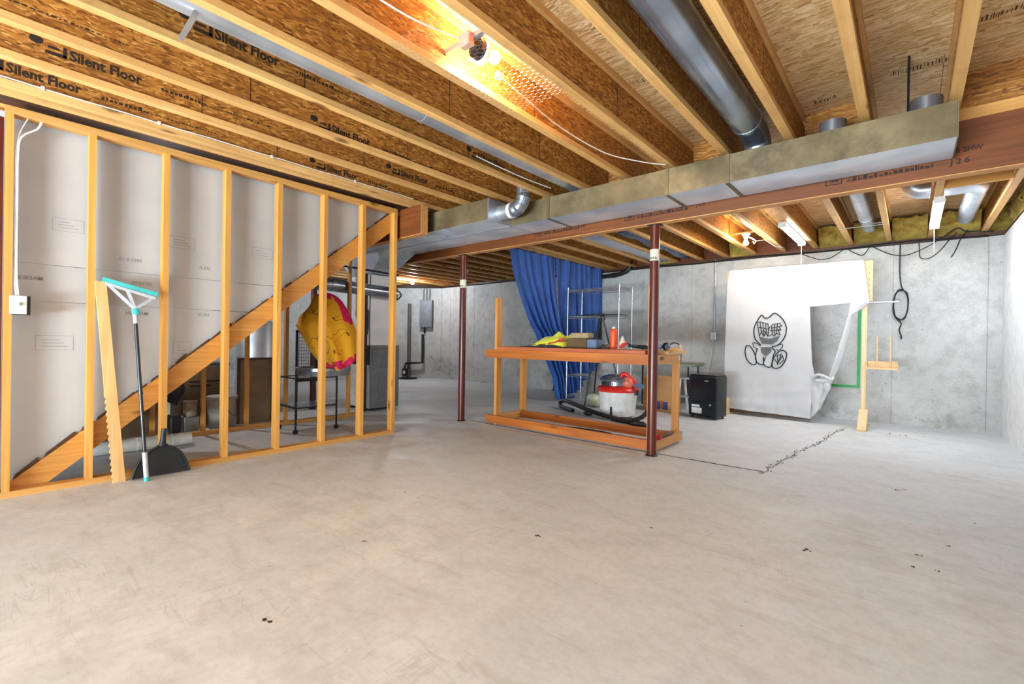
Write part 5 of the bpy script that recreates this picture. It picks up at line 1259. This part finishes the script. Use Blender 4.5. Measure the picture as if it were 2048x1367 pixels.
for i, (x, y, z, lb) in enumerate(((-6.2, 1.05, .42, 'plain brown carton nearest the foot of the stairs'), (-6.15, .62, .25, 'low brown carton under the lowest steps'))):
    c_ = thing('carton', lb, 'box', (x, y, 0)); MB().box(x-.2, x+.2, y-.19, y+.19, 0, z).build('body', MAT['carton'], c_)
    for s_ in (-1, 1): MB().box(x-.2, x+.2, y+(.001 if s_ > 0 else -.19), y+(.19 if s_ > 0 else -.001), z+.0005, z+.005).build('flap', MAT['carton'], c_)

# ================================================================ FAR LEFT CORNER
dirv = Vector((1.10, .80, 0)).normalized(); nv = Vector((dirv.y, -dirv.x, 0)); base = Vector((-10.65, 7.30, 0))
def wl_pt(s_, off, z): p = base+dirv*s_+nv*off; return Vector((p.x, p.y, z))
def wl_box(s0, s1, o0, o1, z0, z1): 
    return MB().hexa([wl_pt(s0, o0, z0), wl_pt(s1, o0, z0), wl_pt(s1, o1, z0), wl_pt(s0, o1, z0)], [wl_pt(s0, o0, z1), wl_pt(s1, o0, z1), wl_pt(s1, o1, z1), wl_pt(s0, o1, z1)])
ep = thing('breaker_box', 'grey electrical breaker box on the far left wall with pipes above and below', 'breaker box', wl_pt(1.0, .08, 1.35))
wl_box(.80, 1.13, .005, .14, 1.36, 2.10).build('cabinet', MAT['fgrey'], ep, bevel=.006)
wl_box(.82, 1.11, .1405, .15, 1.38, 2.08).build('door', MAT['fgrey'], ep, bevel=.004)
for i in range(3): MB().tube([wl_pt(.88+.08*i, .07, 2.10), wl_pt(.88+.08*i, .07, 2.41)], .014, 8).build('conduit', MAT['galv'], ep, True)
MB().tube([wl_pt(.92, .07, 1.36), wl_pt(.92, .07, 1.2)], .02, 8).build('conduit', MAT['blackm'], ep, True)
su = thing('sump_pump', 'black sump pump pipe running down the far left wall', 'pump', wl_pt(.55, .15, 0))
MB().tube([wl_pt(.90, .15, 1.18), wl_pt(.90, .15, .42), wl_pt(.45, .16, .40), wl_pt(.42, .16, .26)], .035, 10).build('pipe', MAT['black'], su, True)
MB().cyl(wl_pt(.42, .16, .06), wl_pt(.42, .16, .26), .07, n=14).build('pump_body', MAT['black'], su, True)
MB().cyl(wl_pt(.55, .30, 0), wl_pt(.55, .30, .025), .26, n=22).build('sump_lid', MAT['blackm'], su, True)
wl_box(.40, .46, .231, .235, .12, .2).build('label', MAT['white'], su)
tag(MB().tube([wl_pt(.50, .056, .0), wl_pt(.50, .056, 1.85), wl_pt(.50, .056, 2.0)], .048, 10).build('soil_pipe', plain('stained_pipe', (96, 92, 88), .7), None, True), 'stained vertical pipe on the far left wall beside the panel', 'pipe')
pts = []
for i in range(40):
    a = i*.62; pts.append(wl_pt(.02+(.13+.02*math.sin(i*1.3))*math.cos(a)+.1, .06+.01*(i % 3), 2.22+(.12+.02*math.cos(i))*math.sin(a)))
tag(MB().tube(smooth(pts, 2), .008, 5).build('cable_coil', MAT['cable_black'], None, True), 'tangled coil of cable high on the far left wall', 'cable')
sd = thing('smoke_detector', 'small white smoke detector on the far joists left of the curtain', 'smoke detector', (-6.80, 6.53, ZJ-.05))
MB().lathe((XK(17)+.03, 6.53, ZJ-.045), [(.045, 0), (.062, .012), (.066, .03), (.066, .044)], 22).build('body', MAT['white'], sd, True)
MB().lathe((XK(17)+.03, 6.53, ZJ-.0475), [(.02, 0), (.022, .002)], 12).build('test_button', MAT['galv'], sd, True)

# pieces that belong to a part hang under that part
def reparent(o, p):
    wl = ORG[o.name]; o.parent = p; o.location = wl-ORG[p.name]
def kid(root, n_): return [o for o in root.children if o.name.split('.')[0] == n_]
for root, part, subs in ((vc, 'motor_head', ('vent_slot',)), (vc, 'lid', ('latch',)), (dh, 'front_panel', ('badge',)), (dh, 'water_tank', ('rating_label', 'energy_sticker', 'tank_window')),
                         (sb_, 'cover_plate', ('toggle',)), (sq, 'socket', ('pivot_button',)), (sq, 'handle', ('joint_collar', 'grip', 'end_cap')), (ro, 'sheet', ('tape_band',)),
                         (fu, 'cabinet', ('access_panel', 'panel_rib', 'front_door', 'control_panel')), (c1, 'shaft', ('sticker', 'printed_lettering')), (c2, 'shaft', ('sticker', 'printed_lettering')),
                         (cv, 'main_panel', ('drawn_line', 'hatched_fill')), (cb_, 'body', ('printed_marks',)), (sd, 'body', ('test_button',)), (ep, 'cabinet', ('door',))):
    p_ = kid(root, part)[0]
    for n_ in subs:
        for o in kid(root, n_): reparent(o, p_)
